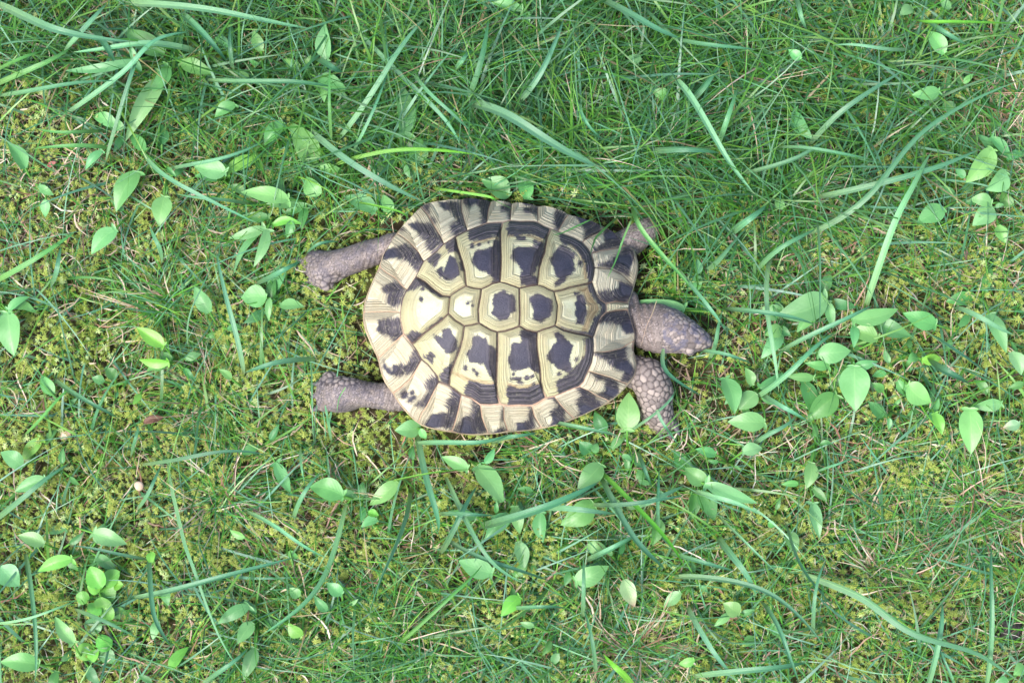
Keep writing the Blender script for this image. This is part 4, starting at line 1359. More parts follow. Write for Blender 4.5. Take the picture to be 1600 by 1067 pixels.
PL = [
 # top left
 ('long pale lance-shaped weed leaf pointing down in the top left', [(256, 118, 196, 221, 28, 'l')]),
 ('slim pale leaf lying flat near the top left corner', [(216, 94, 98, 110, 15, 'l')]),
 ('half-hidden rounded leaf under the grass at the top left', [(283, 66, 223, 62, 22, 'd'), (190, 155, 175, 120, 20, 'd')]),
 ('broad leaf hanging down-left below the long lance-shaped leaf', [(216, 268, 180, 330, 32)]),
 ('single upright oval leaf with lobes, left of the pale leaf pair', [(257, 307, 248, 353, 30, 'l')]),
 ('weed with two crossing leaves, one folded, left of the top grass', [(354, 270, 303, 260, 30, 'l'), (352, 268, 415, 241, 20, 'y')]),
 ('bright oval leaf pointing left above the upper rear leg', [(452, 312, 376, 299, 26, 'l')]),
 ('tall weed with long drooping leaves, up and left of the shell', [(442, 190, 412, 228, 24), (492, 262, 452, 190, 36), (500, 305, 478, 276, 26)]),
 ('narrow bluish leaf near the top edge, a third from the left', [(510, 95, 507, 37, 26, 'l')]),
 ('pale oval leaf below the narrow bluish leaf at the top', [(497, 122, 541, 139, 24, 'l')]),
 ('small oval leaf standing in grass right of the lance-shaped leaf', [(253, 226, 252, 194, 20, 'd')]),
 ('curled twin leaves low in the moss left of the lance-shaped leaf', [(183, 197, 143, 182, 20, 'l'), (180, 196, 195, 200, 16)]),
 ('pale leaf with ear lobes at the upper left edge', [(40, 264, 12, 222, 24, 'l')]),
 ('small leaf at left edge below the eared leaf', [(72, 312, 70, 340, 15)]),
 ('grass-covered small leaves in the dense top-left grass', [(408, 80, 396, 48, 18), (358, 72, 335, 58, 15), (390, 130, 365, 112, 20, 'd'), (470, 105, 443, 92, 15)]),
 ('pale curled leaf among grass left of the tall drooping weed', [(368, 163, 335, 183, 20), (292, 165, 297, 180, 12)]),
 ('thin leaf slanting down beside the red scrap', [(160, 235, 133, 266, 13)]),
 ('weed with long strap leaves drooping above the upper rear foot', [(416, 356, 356, 372, 17), (418, 358, 396, 417, 16, 'l'), (425, 352, 472, 350, 14, 'y'), (410, 360, 364, 428, 10), (455, 345, 448, 372, 15)]),
 # top middle
 ('tall pale leaf standing straight above the rear of the shell', [(632, 212, 628, 130, 29, 'l')]),
 ('dark leaf under the grass above the rear of the shell', [(650, 255, 655, 214, 30, 'd'), (632, 220, 640, 245, 14, 'd')]),
 ('broad leaf touching the upper shell edge, left one of two', [(795, 308, 752, 281, 33)]),
 ('narrow leaf touching the upper shell edge, right one of two', [(824, 312, 819, 262, 24)]),
 ('bright green leaf with lobes left of the upper rear shell edge', [(588, 330, 536, 306, 27, 'l'), (612, 332, 598, 304, 20)]),
 ('pale leaf at the very top edge, middle', [(817, 16, 765, 5, 16, 'l'), (820, 18, 828, 36, 13)]),
 ('small leaf near the top edge above the tall pale leaf', [(607, 38, 600, 12, 14, 'd')]),
 ('round small leaf in the grass at the top, right of middle', [(1002, 95, 981, 88, 18, 'l'), (1010, 88, 1004, 62, 12)]),
 ('small fan of pale leaves under grass above the upper front foot', [(1046, 150, 1018, 143, 18)]),
 # top right
 ('pale oval leaf in the upper right, pointing left', [(1468, 143, 1425, 148, 23, 'l')]),
 ('small dark leaf right of the pale oval leaf in the upper right', [(1475, 160, 1490, 181, 18, 'd')]),
 ('ribbed oval leaf at the top right beside bare dark soil', [(1475, 85, 1450, 48, 26, 'l')]),
 ('cluster of rounded weed leaves at the right edge, upper part', [(1552, 232, 1510, 286, 35, 'l'), (1572, 268, 1542, 298, 34, 'l'), (1548, 214, 1581, 250, 18), (1508, 278, 1493, 264, 12), (1582, 322, 1565, 300, 20, 'd')]),
 ('rounded leaf at right, below the edge cluster, lone one', [(1475, 325, 1433, 347, 30)]),
 ('pair of rounded leaves at right edge below the cluster', [(1552, 325, 1520, 352, 30, 'l'), (1550, 318, 1515, 312, 20)]),
 ('tiny round leaf in long grass, upper right', [(1251, 93, 1232, 78, 17, 'l')]),
 ('small leaves hidden in long grass right of the upper front foot', [(1172, 170, 1155, 155, 16, 'd'), (1218, 252, 1202, 225, 18, 'd'), (1225, 326, 1212, 308, 14)]),
 ('long half-hidden leaf under crossing blades, upper right', [(1240, 175, 1270, 218, 22, 'd')]),
 ('small leaves poking out at the top right edge', [(1425, 12, 1406, 24, 18), (1485, 14, 1470, 0, 15)]),
 # left
 ('leaf reaching down-left beside a pinkish scrap, left side', [(182, 358, 142, 397, 27, 'l')]),
 ('large oval leaf cut by the left edge', [(12, 487, 20, 556, 40, 'l'), (12, 486, 46, 463, 14)]),
 ('single pale oval leaf left of the upper rear foot', [(328, 488, 303, 448, 25)]),
 ('weed with one blunt bitten leaf below the upper rear foot', [(417, 464, 376, 465, 34, 'l'), (422, 462, 458, 402, 24), (422, 465, 420, 502, 11, 'l')]),
 ('pair of glossy oval leaves in the middle of the mossy left', [(257, 541, 213, 511, 23, 'y'), (265, 566, 216, 563, 18, 'y'), (258, 573, 228, 580, 12, 'd')]),
 ('dull leaf in the moss near left edge, middle height', [(84, 616, 64, 586, 20)]),
 ('two small rounded leaves in the moss left of the oval pair', [(180, 592, 164, 574, 18, 'd'), (163, 596, 143, 590, 14, 'd')]),
 ('tiny bright leaf alone in moss below the oval pair', [(220, 615, 208, 632, 10, 'y')]),
 ('pointed leaf rising beside the larger pink mushroom', [(66, 684, 33, 722, 19, 'y'), (36, 730, 0, 706, 24, 'l')]),
 ('small twisted leaf in grass left of the lower rear foot', [(362, 592, 342, 577, 12)]),
 # right
 ('weed with very large oval leaf right of the head', [(1293, 466, 1214, 492, 45, 'l'), (1222, 490, 1188, 481, 26), (1292, 470, 1302, 513, 16)]),
 ('small stacked round leaves under the very large oval leaf', [(1220, 512, 1196, 524, 22), (1222, 520, 1190, 560, 22, 'l'), (1215, 512, 1236, 525, 14, 'd')]),
 ('weed with long leaf pointing right, right of the large oval leaf', [(1330, 500, 1405, 482, 26, 'l'), (1368, 502, 1424, 525, 27)]),
 ('rounded leaf pointing left at the far side of the right cluster', [(1463, 508, 1412, 489, 27)]),
 ('weed with two blunt leaves in the middle of the right cluster', [(1372, 530, 1325, 521, 28), (1278, 552, 1330, 549, 32, 'l')]),
 ('upright egg-shaped leaf, biggest one hanging down in right cluster', [(1335, 570, 1337, 642, 45, 'l'), (1335, 572, 1372, 565, 16)]),
 ('dull overlapping leaves left of the egg-shaped hanging leaf', [(1255, 594, 1270, 652, 24, 'd'), (1308, 616, 1262, 656, 36, 'd'), (1296, 572, 1258, 567, 15), (1272, 590, 1228, 588, 14)]),
 ('fan of three oval leaves right of the lower front foot', [(1132, 590, 1149, 646, 30, 'l'), (1182, 614, 1155, 640, 27), (1196, 660, 1137, 659, 29, 'l')]),
 ('narrow leaf arching over the fan of three leaves', [(1186, 606, 1225, 582, 18)]),
 ('round leaf right of the egg-shaped hanging leaf', [(1418, 600, 1456, 629, 33, 'l')]),
 ('bright small leaf lying on a broad blade, right cluster', [(1440, 562, 1472, 560, 18, 'y'), (1432, 556, 1418, 566, 16)]),
 ('tall oval leaf hanging down near right edge, lower middle', [(1515, 637, 1517, 709, 35, 'l'), (1566, 630, 1520, 637, 21, 'l')]),
 ('slanted leaf crossed by a blade near the right edge', [(1545, 490, 1573, 551, 23)]),
 ('leaf pair cut by the right edge, middle height', [(1580, 550, 1596, 586, 23, 'l'), (1600, 598, 1575, 606, 12)]),
 ('small leaf left of the tall hanging leaf near right edge', [(1460, 645, 1472, 679, 17, 'y'), (1460, 643, 1468, 622, 11)]),
 ('small rounded leaf below the fan of three leaves', [(1160, 706, 1192, 700, 20, 'l'), (1118, 710, 1087, 701, 16)]),
 ('pale brown-tinged leaf at right edge beside the hanging leaf', [(1594, 662, 1567, 668, 17, 'r')]),
 ('ribbed leaf at the right edge below the rounded pair', [(1560, 352, 1571, 380, 20)]),
 ('round twin leaves right of the upper front foot', [(1090, 428, 1090, 404, 15, 'l'), (1091, 430, 1092, 454, 15, 'l')]),
 ('long leaf lying behind the neck', [(1072, 482, 992, 468, 20, 'l')]),
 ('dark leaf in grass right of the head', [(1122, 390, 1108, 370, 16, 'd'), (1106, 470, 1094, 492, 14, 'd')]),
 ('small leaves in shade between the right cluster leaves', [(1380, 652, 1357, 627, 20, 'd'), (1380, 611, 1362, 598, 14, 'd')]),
 # around the shell, below
 ('pointed upright leaf beside the lower front foot', [(980, 673, 982, 613, 35, 'l')]),
 ('shaded leaf under the shell rim beside the pointed upright leaf', [(945, 676, 928, 644, 22, 'd')]),
 ('rounded leaf tucked against the lower rear shell edge', [(657, 668, 617, 672, 27, 'l'), (657, 669, 666, 686, 12, 'l')]),
 # bottom left
 ('half-buried leaf at left edge below the larger mushroom', [(72, 747, 22, 768, 22)]),
 ('folded pale leaf near left edge in the lower part', [(70, 850, 27, 836, 22, 'l')]),
 ('pale broad leaf above the bright green herb', [(145, 832, 198, 850, 26, 'l')]),
 ('lance-shaped leaf pointing left beside the bright green herb', [(114, 872, 58, 893, 21, 'y')]),
 ('large leaf cut by the left edge, lower part', [(0, 885, 30, 916, 34, 'l')]),
 ('narrow pale leaf below the bright green herb', [(116, 1005, 86, 962, 21, 'l')]),
 ('long leaf lying at the bottom left corner', [(62, 1038, 0, 1034, 28, 'l')]),
 ('upright leaf at the bottom, right of the bright green herb', [(265, 1045, 294, 1009, 19, 'y')]),
 ('small leaves beside the dark soil crumbs', [(247, 970, 238, 999, 15), (258, 918, 263, 946, 14), (238, 862, 236, 882, 14, 'y')]),
 ('bright oval leaf below the lower rear foot, pointing left', [(537, 775, 483, 760, 33, 'l')]),
 ('narrow twisted leaf left of the bright oval leaf', [(430, 722, 455, 771, 19)]),
 ('broad low leaves at the bottom, left of middle', [(390, 945, 340, 975, 20), (395, 972, 371, 1005, 22), (400, 1012, 380, 1062, 22)]),
 ('rounded small leaves in straw at the bottom left of middle', [(472, 993, 450, 974, 22, 'y'), (468, 932, 452, 918, 17), (452, 860, 468, 874, 14)]),
 ('two dull leaves near the bottom, left of the shell middle', [(535, 928, 510, 910, 20), (512, 955, 490, 930, 15)]),
 ('tiny weed leaf in straw below the fine wispy tuft', [(383, 840, 358, 828, 12)]),
 # bottom middle
 ('weed with large oval leaf straight below the shell', [(745, 728, 788, 783, 35, 'l'), (732, 732, 690, 713, 20, 'l'), (757, 724, 773, 700, 13)]),
 ('oval leaf pointing down-left below the rear of the shell', [(622, 752, 576, 789, 24)]),
 ('small round leaves under the down-left oval leaf', [(590, 812, 564, 823, 15), (575, 800, 592, 805, 14, 'y')]),
 ('oval leaf below the front of the shell, pointing down-left', [(940, 725, 902, 763, 31), (922, 706, 905, 690, 22, 'd'), (928, 708, 934, 692, 12)]),
 ('broad dull leaf crossed by a dark blade, below the front of the shell', [(928, 785, 876, 820, 35)]),
 ('pair of leaves joined at the base, below the shell middle', [(795, 803, 758, 842, 26), (805, 790, 812, 834, 20)]),
 ('small upright leaf right of the joined pair', [(845, 800, 848, 848, 22)]),
 ('eared leaf hanging down under the joined pair', [(810, 845, 818, 891, 22)]),
 ('pale leaf pointing left, below the joined pair', [(770, 896, 716, 875, 29, 'l')]),
 ('large pale leaf pointing right in the lower middle', [(898, 908, 951, 884, 29, 'l'), (918, 852, 950, 858, 20)]),
 ('red-edged leaf in the lower middle', [(975, 905, 992, 948, 24, 'r')]),
 ('bright leaf low in the grass at bottom middle', [(812, 932, 783, 962, 23, 'y')]),
 ('small oval leaf right of the red-edged leaf', [(1064, 925, 1036, 948, 18, 'l')]),
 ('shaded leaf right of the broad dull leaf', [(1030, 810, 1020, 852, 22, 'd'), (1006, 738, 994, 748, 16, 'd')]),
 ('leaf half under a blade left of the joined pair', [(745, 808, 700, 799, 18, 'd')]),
 ('tiny leaves deep in the grass at the bottom edge, middle', [(835, 978, 812, 972, 10), (860, 1000, 848, 1024, 12, 'd'), (872, 1020, 862, 1040, 13, 'd')]),
 # bottom right
 ('long narrow leaf below the lower front foot, pointing right', [(1100, 755, 1185, 786, 21, 'l'), (1104, 755, 1070, 730, 27)]),
 ('upright leaf in moss, lower right', [(1268, 722, 1260, 763, 21)]),
 ('curved hanging leaf below the upright one, lower right', [(1270, 785, 1281, 841, 20)]),
 ('blunt leaf in moss left of the curved hanging leaf', [(1232, 830, 1246, 862, 22), (1200, 816, 1212, 823, 11)]),
 ('three-lobed seedling with pale leaves at the bottom right', [(1156, 958, 1130, 942, 24, 'l'), (1140, 958, 1116, 978, 13, 'l'), (1156, 960, 1180, 952, 10)]),
 ('small shaded leaves right of the three-lobed seedling', [(1178, 995, 1160, 1010, 16, 'd'), (1205, 975, 1222, 996, 16, 'd')]),
 ('small leaf at the bottom edge under the seedling', [(1085, 1030, 1060, 1037, 14, 'y')]),
 ('leaf cut off at the bottom right corner', [(1600, 1040, 1584, 1054, 20), (1575, 1062, 1555, 1066, 18)]),
]
for lab, lv in PL:
    plant(lab, [tuple(x) for x in lv])
# bright rounded herb at the lower left
plant('bright green herb with a rosette of rounded leaves in the lower left',
      [(160, 918, 140, 885, 30, 'y'), (162, 912, 186, 892, 28, 'y'), (158, 916, 136, 916, 24, 'y'), (160, 918, 176, 940, 26, 'y'), (178, 914, 192, 913, 16, 'y'),
       (158, 932, 160, 955, 26, 'y'), (140, 934, 118, 931, 20, 'y'), (156, 945, 138, 962, 24, 'y'), (160, 945, 176, 968, 22, 'y'), (176, 950, 198, 960, 22, 'n'), (150, 965, 142, 992, 26, 'n')],
      'herb', 'weed', 'bright green herbs', 'o', 0.019)
plant('small bright herb with four round leaves just below the rosette', [(146, 1012, 118, 1024, 27, 'y'), (148, 1014, 146, 1034, 20, 'y'), (150, 1010, 176, 1000, 27, 'y'), (158, 1016, 178, 1034, 22, 'n')],
      'herb', 'weed', 'bright green herbs', 'o', 0.015)
plant('dull rounded leaves spreading under the bright herb rosette', [(176, 930, 206, 912, 20, 'd'), (182, 956, 214, 962, 18, 'd'), (170, 895, 180, 868, 20, 'd'), (152, 885, 150, 862, 18, 'n')],
      'herb', 'weed', 'bright green herbs', 'o', 0.010)

# ------------------------------------------------------------------ broad grass blades
BH = {'b': (0.085, 0.255, 0.130), 'l': (0.130, 0.330, 0.165), 'd': (0.055, 0.190, 0.095), 'g': (0.130, 0.400, 0.035), 'm': (0.080, 0.265, 0.065), 's': (0.30, 0.20, 0.15)}
def spline(pts, n):
    P = np.array(pts, float)
    if len(P) == 2:
        P = np.array([P[0], P[0] * 0.5 + P[1] * 0.5, P[1]])
    k = len(P)
    out = []
    for tt in np.linspace(0, k - 1, n):
        i = min(int(tt), k - 2)
        f = tt - i
        p0, p1, p2, p3 = P[max(i - 1, 0)], P[i], P[i + 1], P[min(i + 2, k - 1)]
        out.append(0.5 * ((2 * p1) + (-p0 + p2) * f + (2 * p0 - 5 * p1 + 4 * p2 - p3) * f * f + (-p0 + 3 * p1 - 3 * p2 + p3) * f ** 3))
    return np.array(out)

def blade(parent, pts, w, hue, r, high=0.028, over=False):
    """pts: photo pixels from root to tip"""
    n = 22
    pts = [np.array(p_, float) for p_ in pts]
    if not over:      # the root goes a little deeper into the turf than one can see
        pts[0] = pts[0] + (pts[0] - pts[1]) * min(0.2, 14.0 / (np.linalg.norm(pts[0] - pts[1]) + 1e-6))
    Q = spline(pts, n)
    L_ = np.linalg.norm(Q[-1] - Q[0])
    pn = np.array([-(Q[-1] - Q[0])[1], (Q[-1] - Q[0])[0]]) / (L_ + 1e-9)
    Q = Q + pn[None] * (np.sin(np.linspace(0, np.pi, n)) * L_ * r.normal(0, 0.040 if not over else 0.004) + np.sin(np.linspace(0, 2 * np.pi, n)) * L_ * r.normal(0, 0.014 if not over else 0.002))[:, None]
    s = np.linspace(0, 1, n)
    ztop = high * r.uniform(0.75, 1.2)
    z = 0.001 + (ztop - 0.001) * np.sin(np.pi * np.clip(s * 0.80, 0, 1)) ** 0.65
    z = z * (1 - 0.25 * s)
    if over:        # lies on the animal
        dd = poly_sdf(Q, SHELLPX)
        W0 = on_dome(Q)
        z = np.where(dd > -3, np.maximum(z, W0[:, 2] + 0.0045), z)
        for kp in KEEP:
            dk_ = poly_sdf(Q, kp)
            z = np.where(dk_ > -6, np.maximum(z, 0.042), z)
        for _ in range(3):
            z[1:-1] = np.maximum(z[1:-1], 0.5 * (z[:-2] + z[2:]))
    C = unproj(Q[:, 0], Q[:, 1], z)
    tan = np.gradient(C, axis=0)
    tan /= np.linalg.norm(tan, axis=1)[:, None]
    tw0, tw1 = r.normal(0, 0.35), r.normal(0, 0.5)
    fold = r.uniform(0.15, 0.5)
    nw = 6
    V, U, A = [], [], []
    hw0 = w * 0.00039 * 0.51
    for i in range(n):
        sd_ = np.cross(tan[i], [0, 0, 1.0]); sd_ /= np.linalg.norm(sd_) + 1e-9
        up = np.cross(sd_, tan[i])
        a = tw0 + tw1 * s[i]
        sd_, up = sd_ * math.cos(a) + up * math.sin(a), up * math.cos(a) - sd_ * math.sin(a)
        hw = hw0 * min(1.0, 0.62 + s[i] * 2.5) * max(0.03, (1 - s[i] ** 3.4)) / max(0.6, math.cos(a))
        for j in range(nw + 1):
            u = -1 + 2 * j / nw
            V.append(C[i] + sd_ * u * hw * math.cos(fold) + up * abs(u) * hw * math.sin(fold))
            U.append(u); A.append(s[i])
    F = [(i * (nw + 1) + j, i * (nw + 1) + j + 1, (i + 1) * (nw + 1) + j + 1, (i + 1) * (nw + 1) + j) for i in range(n - 1) for j in range(nw)]
    c = np.array(BH[hue]) * r.uniform(0.85, 1.15) * (1 + (r.random(3) - 0.5) * 0.12)
    aa = np.array(A)[:, None]
    mott = 1 + 0.22 * np.sin(aa * r.uniform(3, 7) + r.random() * 6) * r.random()
    C_ = np.tile(c, (len(V), 1)) * mott
    C_ = C_ * (1 - 0.45 * (1 - aa) ** 4) + np.array([0.30, 0.36, 0.14]) * 0.45 * (1 - aa) ** 4
    return mesh_obj('blade', V, F, M_BLADE, parent, attrs={'col': C_, 'across': U, 'along': A})

GR = [
 ('broad blue-green blades sweeping in from the upper left corner', [([(0, 8), (60, 35), (120, 46), (215, 65)], 13, 'b'), ([(0, 130), (60, 102), (115, 72)], 9, 'm'), ([(0, 110), (84, 78)], 8, 'm')]),
 ('long pale blade slanting up through the top-left corner area', [([(103, 178), (190, 115), (243, 68), (300, 50)], 9, 'b'), ([(10, 148), (90, 136), (185, 127)], 8, 'l')]),
 ('broad arched blades crossing above the lance-shaped leaf', [([(304, 84), (216, 72), (110, 82)], 11, 'l'), ([(105, 75), (168, 5)], 10, 'l'), ([(152, 55), (180, 100)], 10, 'b')]),
 ('broad pale blades along the top edge, left part', [([(205, 5), (335, 14), (490, 46)], 12, 'l'), ([(290, 30), (355, 98)], 12, 'b'), ([(365, 102), (360, 38)], 7, 'd')]),
 ('straight grey-green blade standing in the grass left of the tall drooping weed', [([(168, 250), (205, 130), (215, 98)], 9, 'b')]),
 ('horizontal bluish blade in the top-left grass', [([(330, 125), (440, 124), (520, 136)], 9, 'b'), ([(519, 210), (517, 95)], 6, 'm'), ([(500, 95), (540, 115)], 11, 'd')]),
 ('flat green blade across the moss near the left edge', [([(165, 234), (52, 233)], 7, 'm'), ([(150, 205), (55, 200)], 6, 'm')]),
 ('thin arched blades crossing left of the tall drooping weed', [([(235, 245), (290, 280), (405, 350)], 7, 'b'), ([(275, 260), (340, 242), (415, 218)], 6, 'b'), ([(380, 318), (275, 303)], 5, 'b')]),
 ('broad blade running down to the upper rear shell edge', [([(485, 205), (535, 245), (600, 282), (664, 316)], 10, 'b')]),
 ('long blade slanting up to the right above the rear of the shell', [([(530, 212), (605, 92), (665, 27)], 9, 'l'), ([(553, 230), (608, 105)], 5, 'b')]),
 ('long blade slanting down to the right above the rear of the shell', [([(555, 44), (665, 162), (720, 230)], 7, 'b'), ([(651, 115), (739, 209)], 6, 'b')]),
 ('dark teal upright blades in the top middle', [([(729, 152), (746, 88), (763, 27)], 10, 'd'), ([(712, 108), (740, 78)], 8, 'b')]),
 ('pale upright blade right of the dark teal ones at top', [([(807, 155), (840, 95), (881, 27)], 9, 'b')]),
 ('very broad blue-green blade slanting above the middle of the shell', [([(732, 168), (817, 202), (942, 263)], 16, 'b')]),
 ('broad blade coming down from the top edge, right of middle', [([(938, 0), (1002, 30), (1070, 62)], 12, 'b'), ([(905, 162), (942, 216)], 6, 'b')]),
 ('bright thin blades lying just above the upper rear shell edge', [([(530, 260), (631, 248), (746, 243)], 6, 'g'), ([(560, 318), (620, 333), (640, 345)], 4, 'g'), ([(690, 296), (760, 306), (776, 315)], 4, 'g')]),
 ('broad pale blade slanting down right of the upper front foot', [([(1040, 128), (1060, 155), (1125, 243), (1180, 305)], 12, 'l')]),
 ('flat blades lying across in the upper right', [([(1030, 238), (1125, 240)], 9, 'd'), ([(1060, 60), (1185, 78)], 7, 'b'), ([(1222, 233), (1364, 250)], 5, 'b')]),
 ('long blade rising to the right across the upper right', [([(1269, 222), (1310, 179), (1364, 138), (1414, 108)], 9, 'b'), ([(1168, 270), (1249, 250), (1306, 215)], 8, 'l')]),
 ('two very long blades crossing the right upper area', [([(1280, 307), (1364, 287), (1465, 260), (1532, 233)], 10, 'b'), ([(1265, 358), (1347, 297), (1451, 212), (1600, 125)], 9, 'b')]),
 ('light green blade standing up right of the big oval leaf', [([(1357, 471), (1400, 365), (1440, 290), (1458, 235)], 9, 'l')]),
 ('short broad blades along the top right edge', [([(1244, 0), (1262, 47)], 8, 'l'), ([(1411, 76), (1300, 72)], 5, 'l'), ([(1431, 27), (1482, 25), (1600, 37)], 7, 'g'), ([(1455, 37), (1512, 71)], 10, 'b')]),
 ('upright teal blades in the grass, upper right of the head', [([(1073, 158), (1134, 88)], 10, 'b'), ([(1124, 219), (1154, 135)], 8, 'b'), ([(1151, 358), (1198, 320)], 11, 'b'), ([(1357, 226), (1384, 277)], 5, 'b')]),
 ('stiff pale blade standing left of the upper rear foot', [([(378, 573), (358, 492), (337, 390)], 8, 'l'), ([(486, 564), (430, 572), (381, 583)], 9, 'b')]),
 ('short blades near the left edge at middle height', [([(248, 404), (233, 350)], 8, 'b'), ([(0, 434), (120, 360)], 9, 'm'), ([(80, 440), (95, 385)], 8, 'b')]),
 ('low blades crossing the moss left of the lower rear foot', [([(98, 600), (186, 654)], 7, 'b'), ([(44, 674), (128, 593)], 6, 'm'), ([(206, 704), (216, 657)], 7, 'b'), ([(297, 535), (304, 475), (337, 390)], 3, 'b')]),
 ('blade curling around the claws of the upper rear foot', [([(405, 441), (440, 424), (474, 407)], 9, 'd'), ([(478, 398), (497, 384), (530, 378)], 7, 'b')]),
 ('broad bent blades right of the upper front foot', [([(1188, 421), (1232, 387), (1276, 357)], 8, 'b'), ([(1111, 414), (1175, 350)], 10, 'l')]),
 ('pale blade hanging straight down over the large oval leaf', [([(1208, 407), (1215, 512), (1217, 613)], 7, 'l'), ([(1276, 350), (1279, 430), (1281, 519)], 4, 'l')]),
 ('long blades rising diagonally through the right leaf cluster', [([(1229, 546), (1316, 509), (1364, 478)], 8, 'b'), ([(1188, 613), (1249, 563), (1306, 519)], 9, 'b'), ([(1141, 485), (1276, 509)], 8, 'd')]),
 ('broad blades at the far right of the leaf cluster', [([(1499, 485), (1586, 524)], 8, 'l'), ([(1455, 525), (1546, 586)], 8, 'b'), ([(1460, 565), (1515, 600)], 13, 'd')]),
 ('thin blades just right of the nose', [([(1060, 424), (1098, 475), (1134, 519)], 6, 'b'), ([(1104, 552), (1175, 569)], 6, 'b'), ([(1111, 549), (1132, 478)], 6, 'b')]),
 ('short blades below the fan of three leaves', [([(1202, 623), (1262, 657)], 7, 'b'), ([(1188, 687), (1246, 647)], 8, 'b')]),
 # bottom
 ('long bluish blade crossing right over dark soil, lower left', [([(216, 930), (337, 893), (462, 869)], 9, 'b')]),
 ('curved blade bending down left of the bottom middle', [([(537, 798), (506, 883), (466, 943), (405, 994)], 9, 'b')]),
 ('long blade running down to the bottom edge, left of middle', [([(270, 727), (314, 815), (351, 882), (381, 994), (395, 1065)], 8, 'b')]),
 ('straight blades in the lower left corner', [([(0, 808), (51, 774), (111, 724)], 8, 'b'), ([(40, 876), (47, 977), (54, 1065)], 7, 'b'), ([(0, 970), (60, 954), (121, 937)], 4, 'l')]),
 ('dark blades shading the bright green herb', [([(223, 872), (108, 852)], 5, 'd'), ([(128, 957), (216, 997)], 7, 'd'), ([(233, 876), (240, 957), (267, 1010)], 7, 'b')]),
 ('scattered blades below the lower rear foot', [([(395, 805), (513, 872)], 7, 'b'), ([(472, 707), (479, 765)], 7, 'b'), ([(466, 800), (503, 737)], 7, 'b'), ([(219, 785), (253, 724)], 6, 'b'), ([(236, 725), (422, 714)], 6, 'd'), ([(327, 1061), (388, 1011)], 8, 'b')]),
 ('dark broad blade arching below the middle of the shell', [([(760, 818), (851, 785), (938, 751)], 13, 'd')]),
 ('long straight blades below the rear of the shell', [([(655, 690), (672, 775), (685, 832)], 10, 'b'), ([(635, 778), (608, 866), (577, 963)], 9, 'b')]),
 ('long blade slanting down to the right in the lower middle', [([(699, 754), (726, 822), (766, 879), (820, 913)], 8, 'b'), ([(705, 842), (780, 872), (867, 910)], 7, 'b')]),
 ('flat blades lying across under the joined leaf pair', [([(699, 803), (773, 805)], 7, 'd'), ([(860, 795), (965, 803)], 9, 'b'), ([(814, 950), (885, 950)], 6, 'b')]),
 ('bright green blade slanting down below the front of the shell', [([(942, 744), (1002, 818), (1070, 889)], 8, 'g'), ([(942, 751), (992, 842), (1040, 890)], 10, 'b')]),
 ('flat bluish blades to the right, under the lower front foot', [([(989, 788), (1070, 758)], 9, 'b'), ([(935, 786), (1070, 773)], 7, 'd'), ([(928, 869), (1002, 832)], 9, 'b'), ([(999, 714), (1019, 761)], 7, 'b'), ([(1030, 818), (1030, 727)], 6, 'b')]),
 ('dark green blades slanting up in the bottom middle', [([(628, 997), (692, 930), (753, 882)], 6, 'm'), ([(695, 852), (746, 758)], 9, 'd')]),
 ('upright blades at the bottom edge, right of middle', [([(911, 950), (911, 869)], 7, 'b'), ([(928, 1041), (911, 950)], 7, 'b'), ([(982, 1067), (942, 1021)], 10, 'g'), ([(621, 751), (739, 734)], 3, 'g')]),
 ('long broad blade arching toward the bottom right corner', [([(1259, 896), (1347, 923), (1431, 970), (1533, 1004), (1600, 1067)], 11, 'b')]),
 ('upright blades at the bottom right', [([(1448, 1067), (1462, 994), (1472, 940)], 10, 'b'), ([(1539, 1067), (1544, 943), (1549, 849)], 9, 'b'), ([(1489, 1067), (1465, 1000)], 5, 'b')]),
 ('long blade slanting down left of the bottom right', [([(1060, 906), (1128, 926), (1212, 960), (1290, 1014)], 9, 'b'), ([(1060, 868), (1150, 892)], 7, 'b')]),
 ('broad dark blades beside the three-lobed seedling', [([(1128, 849), (1182, 933)], 10, 'd'), ([(1080, 953), (1117, 1007), (1148, 1055)], 8, 'b'), ([(1192, 950), (1249, 1067)], 8, 'b')]),
 ('horizontal bluish blade at the bottom edge under the seedling', [([(1094, 1055), (1195, 1045), (1262, 1034)], 9, 'b')]),
 ('blades below the long narrow leaf, lower right', [([(1094, 771), (1188, 805)], 8, 'l'), ([(1131, 815), (1219, 899)], 4, 'l')]),
 ('thin curved blade in the moss, lower right', [([(1229, 825), (1249, 899), (1310, 967)], 5, 'd'), ([(1273, 984), (1293, 872)], 6, 'b'), ([(1283, 734), (1340, 707)], 4, 'b')]),
 ('flat blades against the lower shell edge', [([(660, 692), (735, 688), (800, 676)], 8, 'b'), ([(780, 690), (840, 676)], 7, 'd'), ([(864, 661), (905, 670), (965, 681)], 7, 'l')]),
]
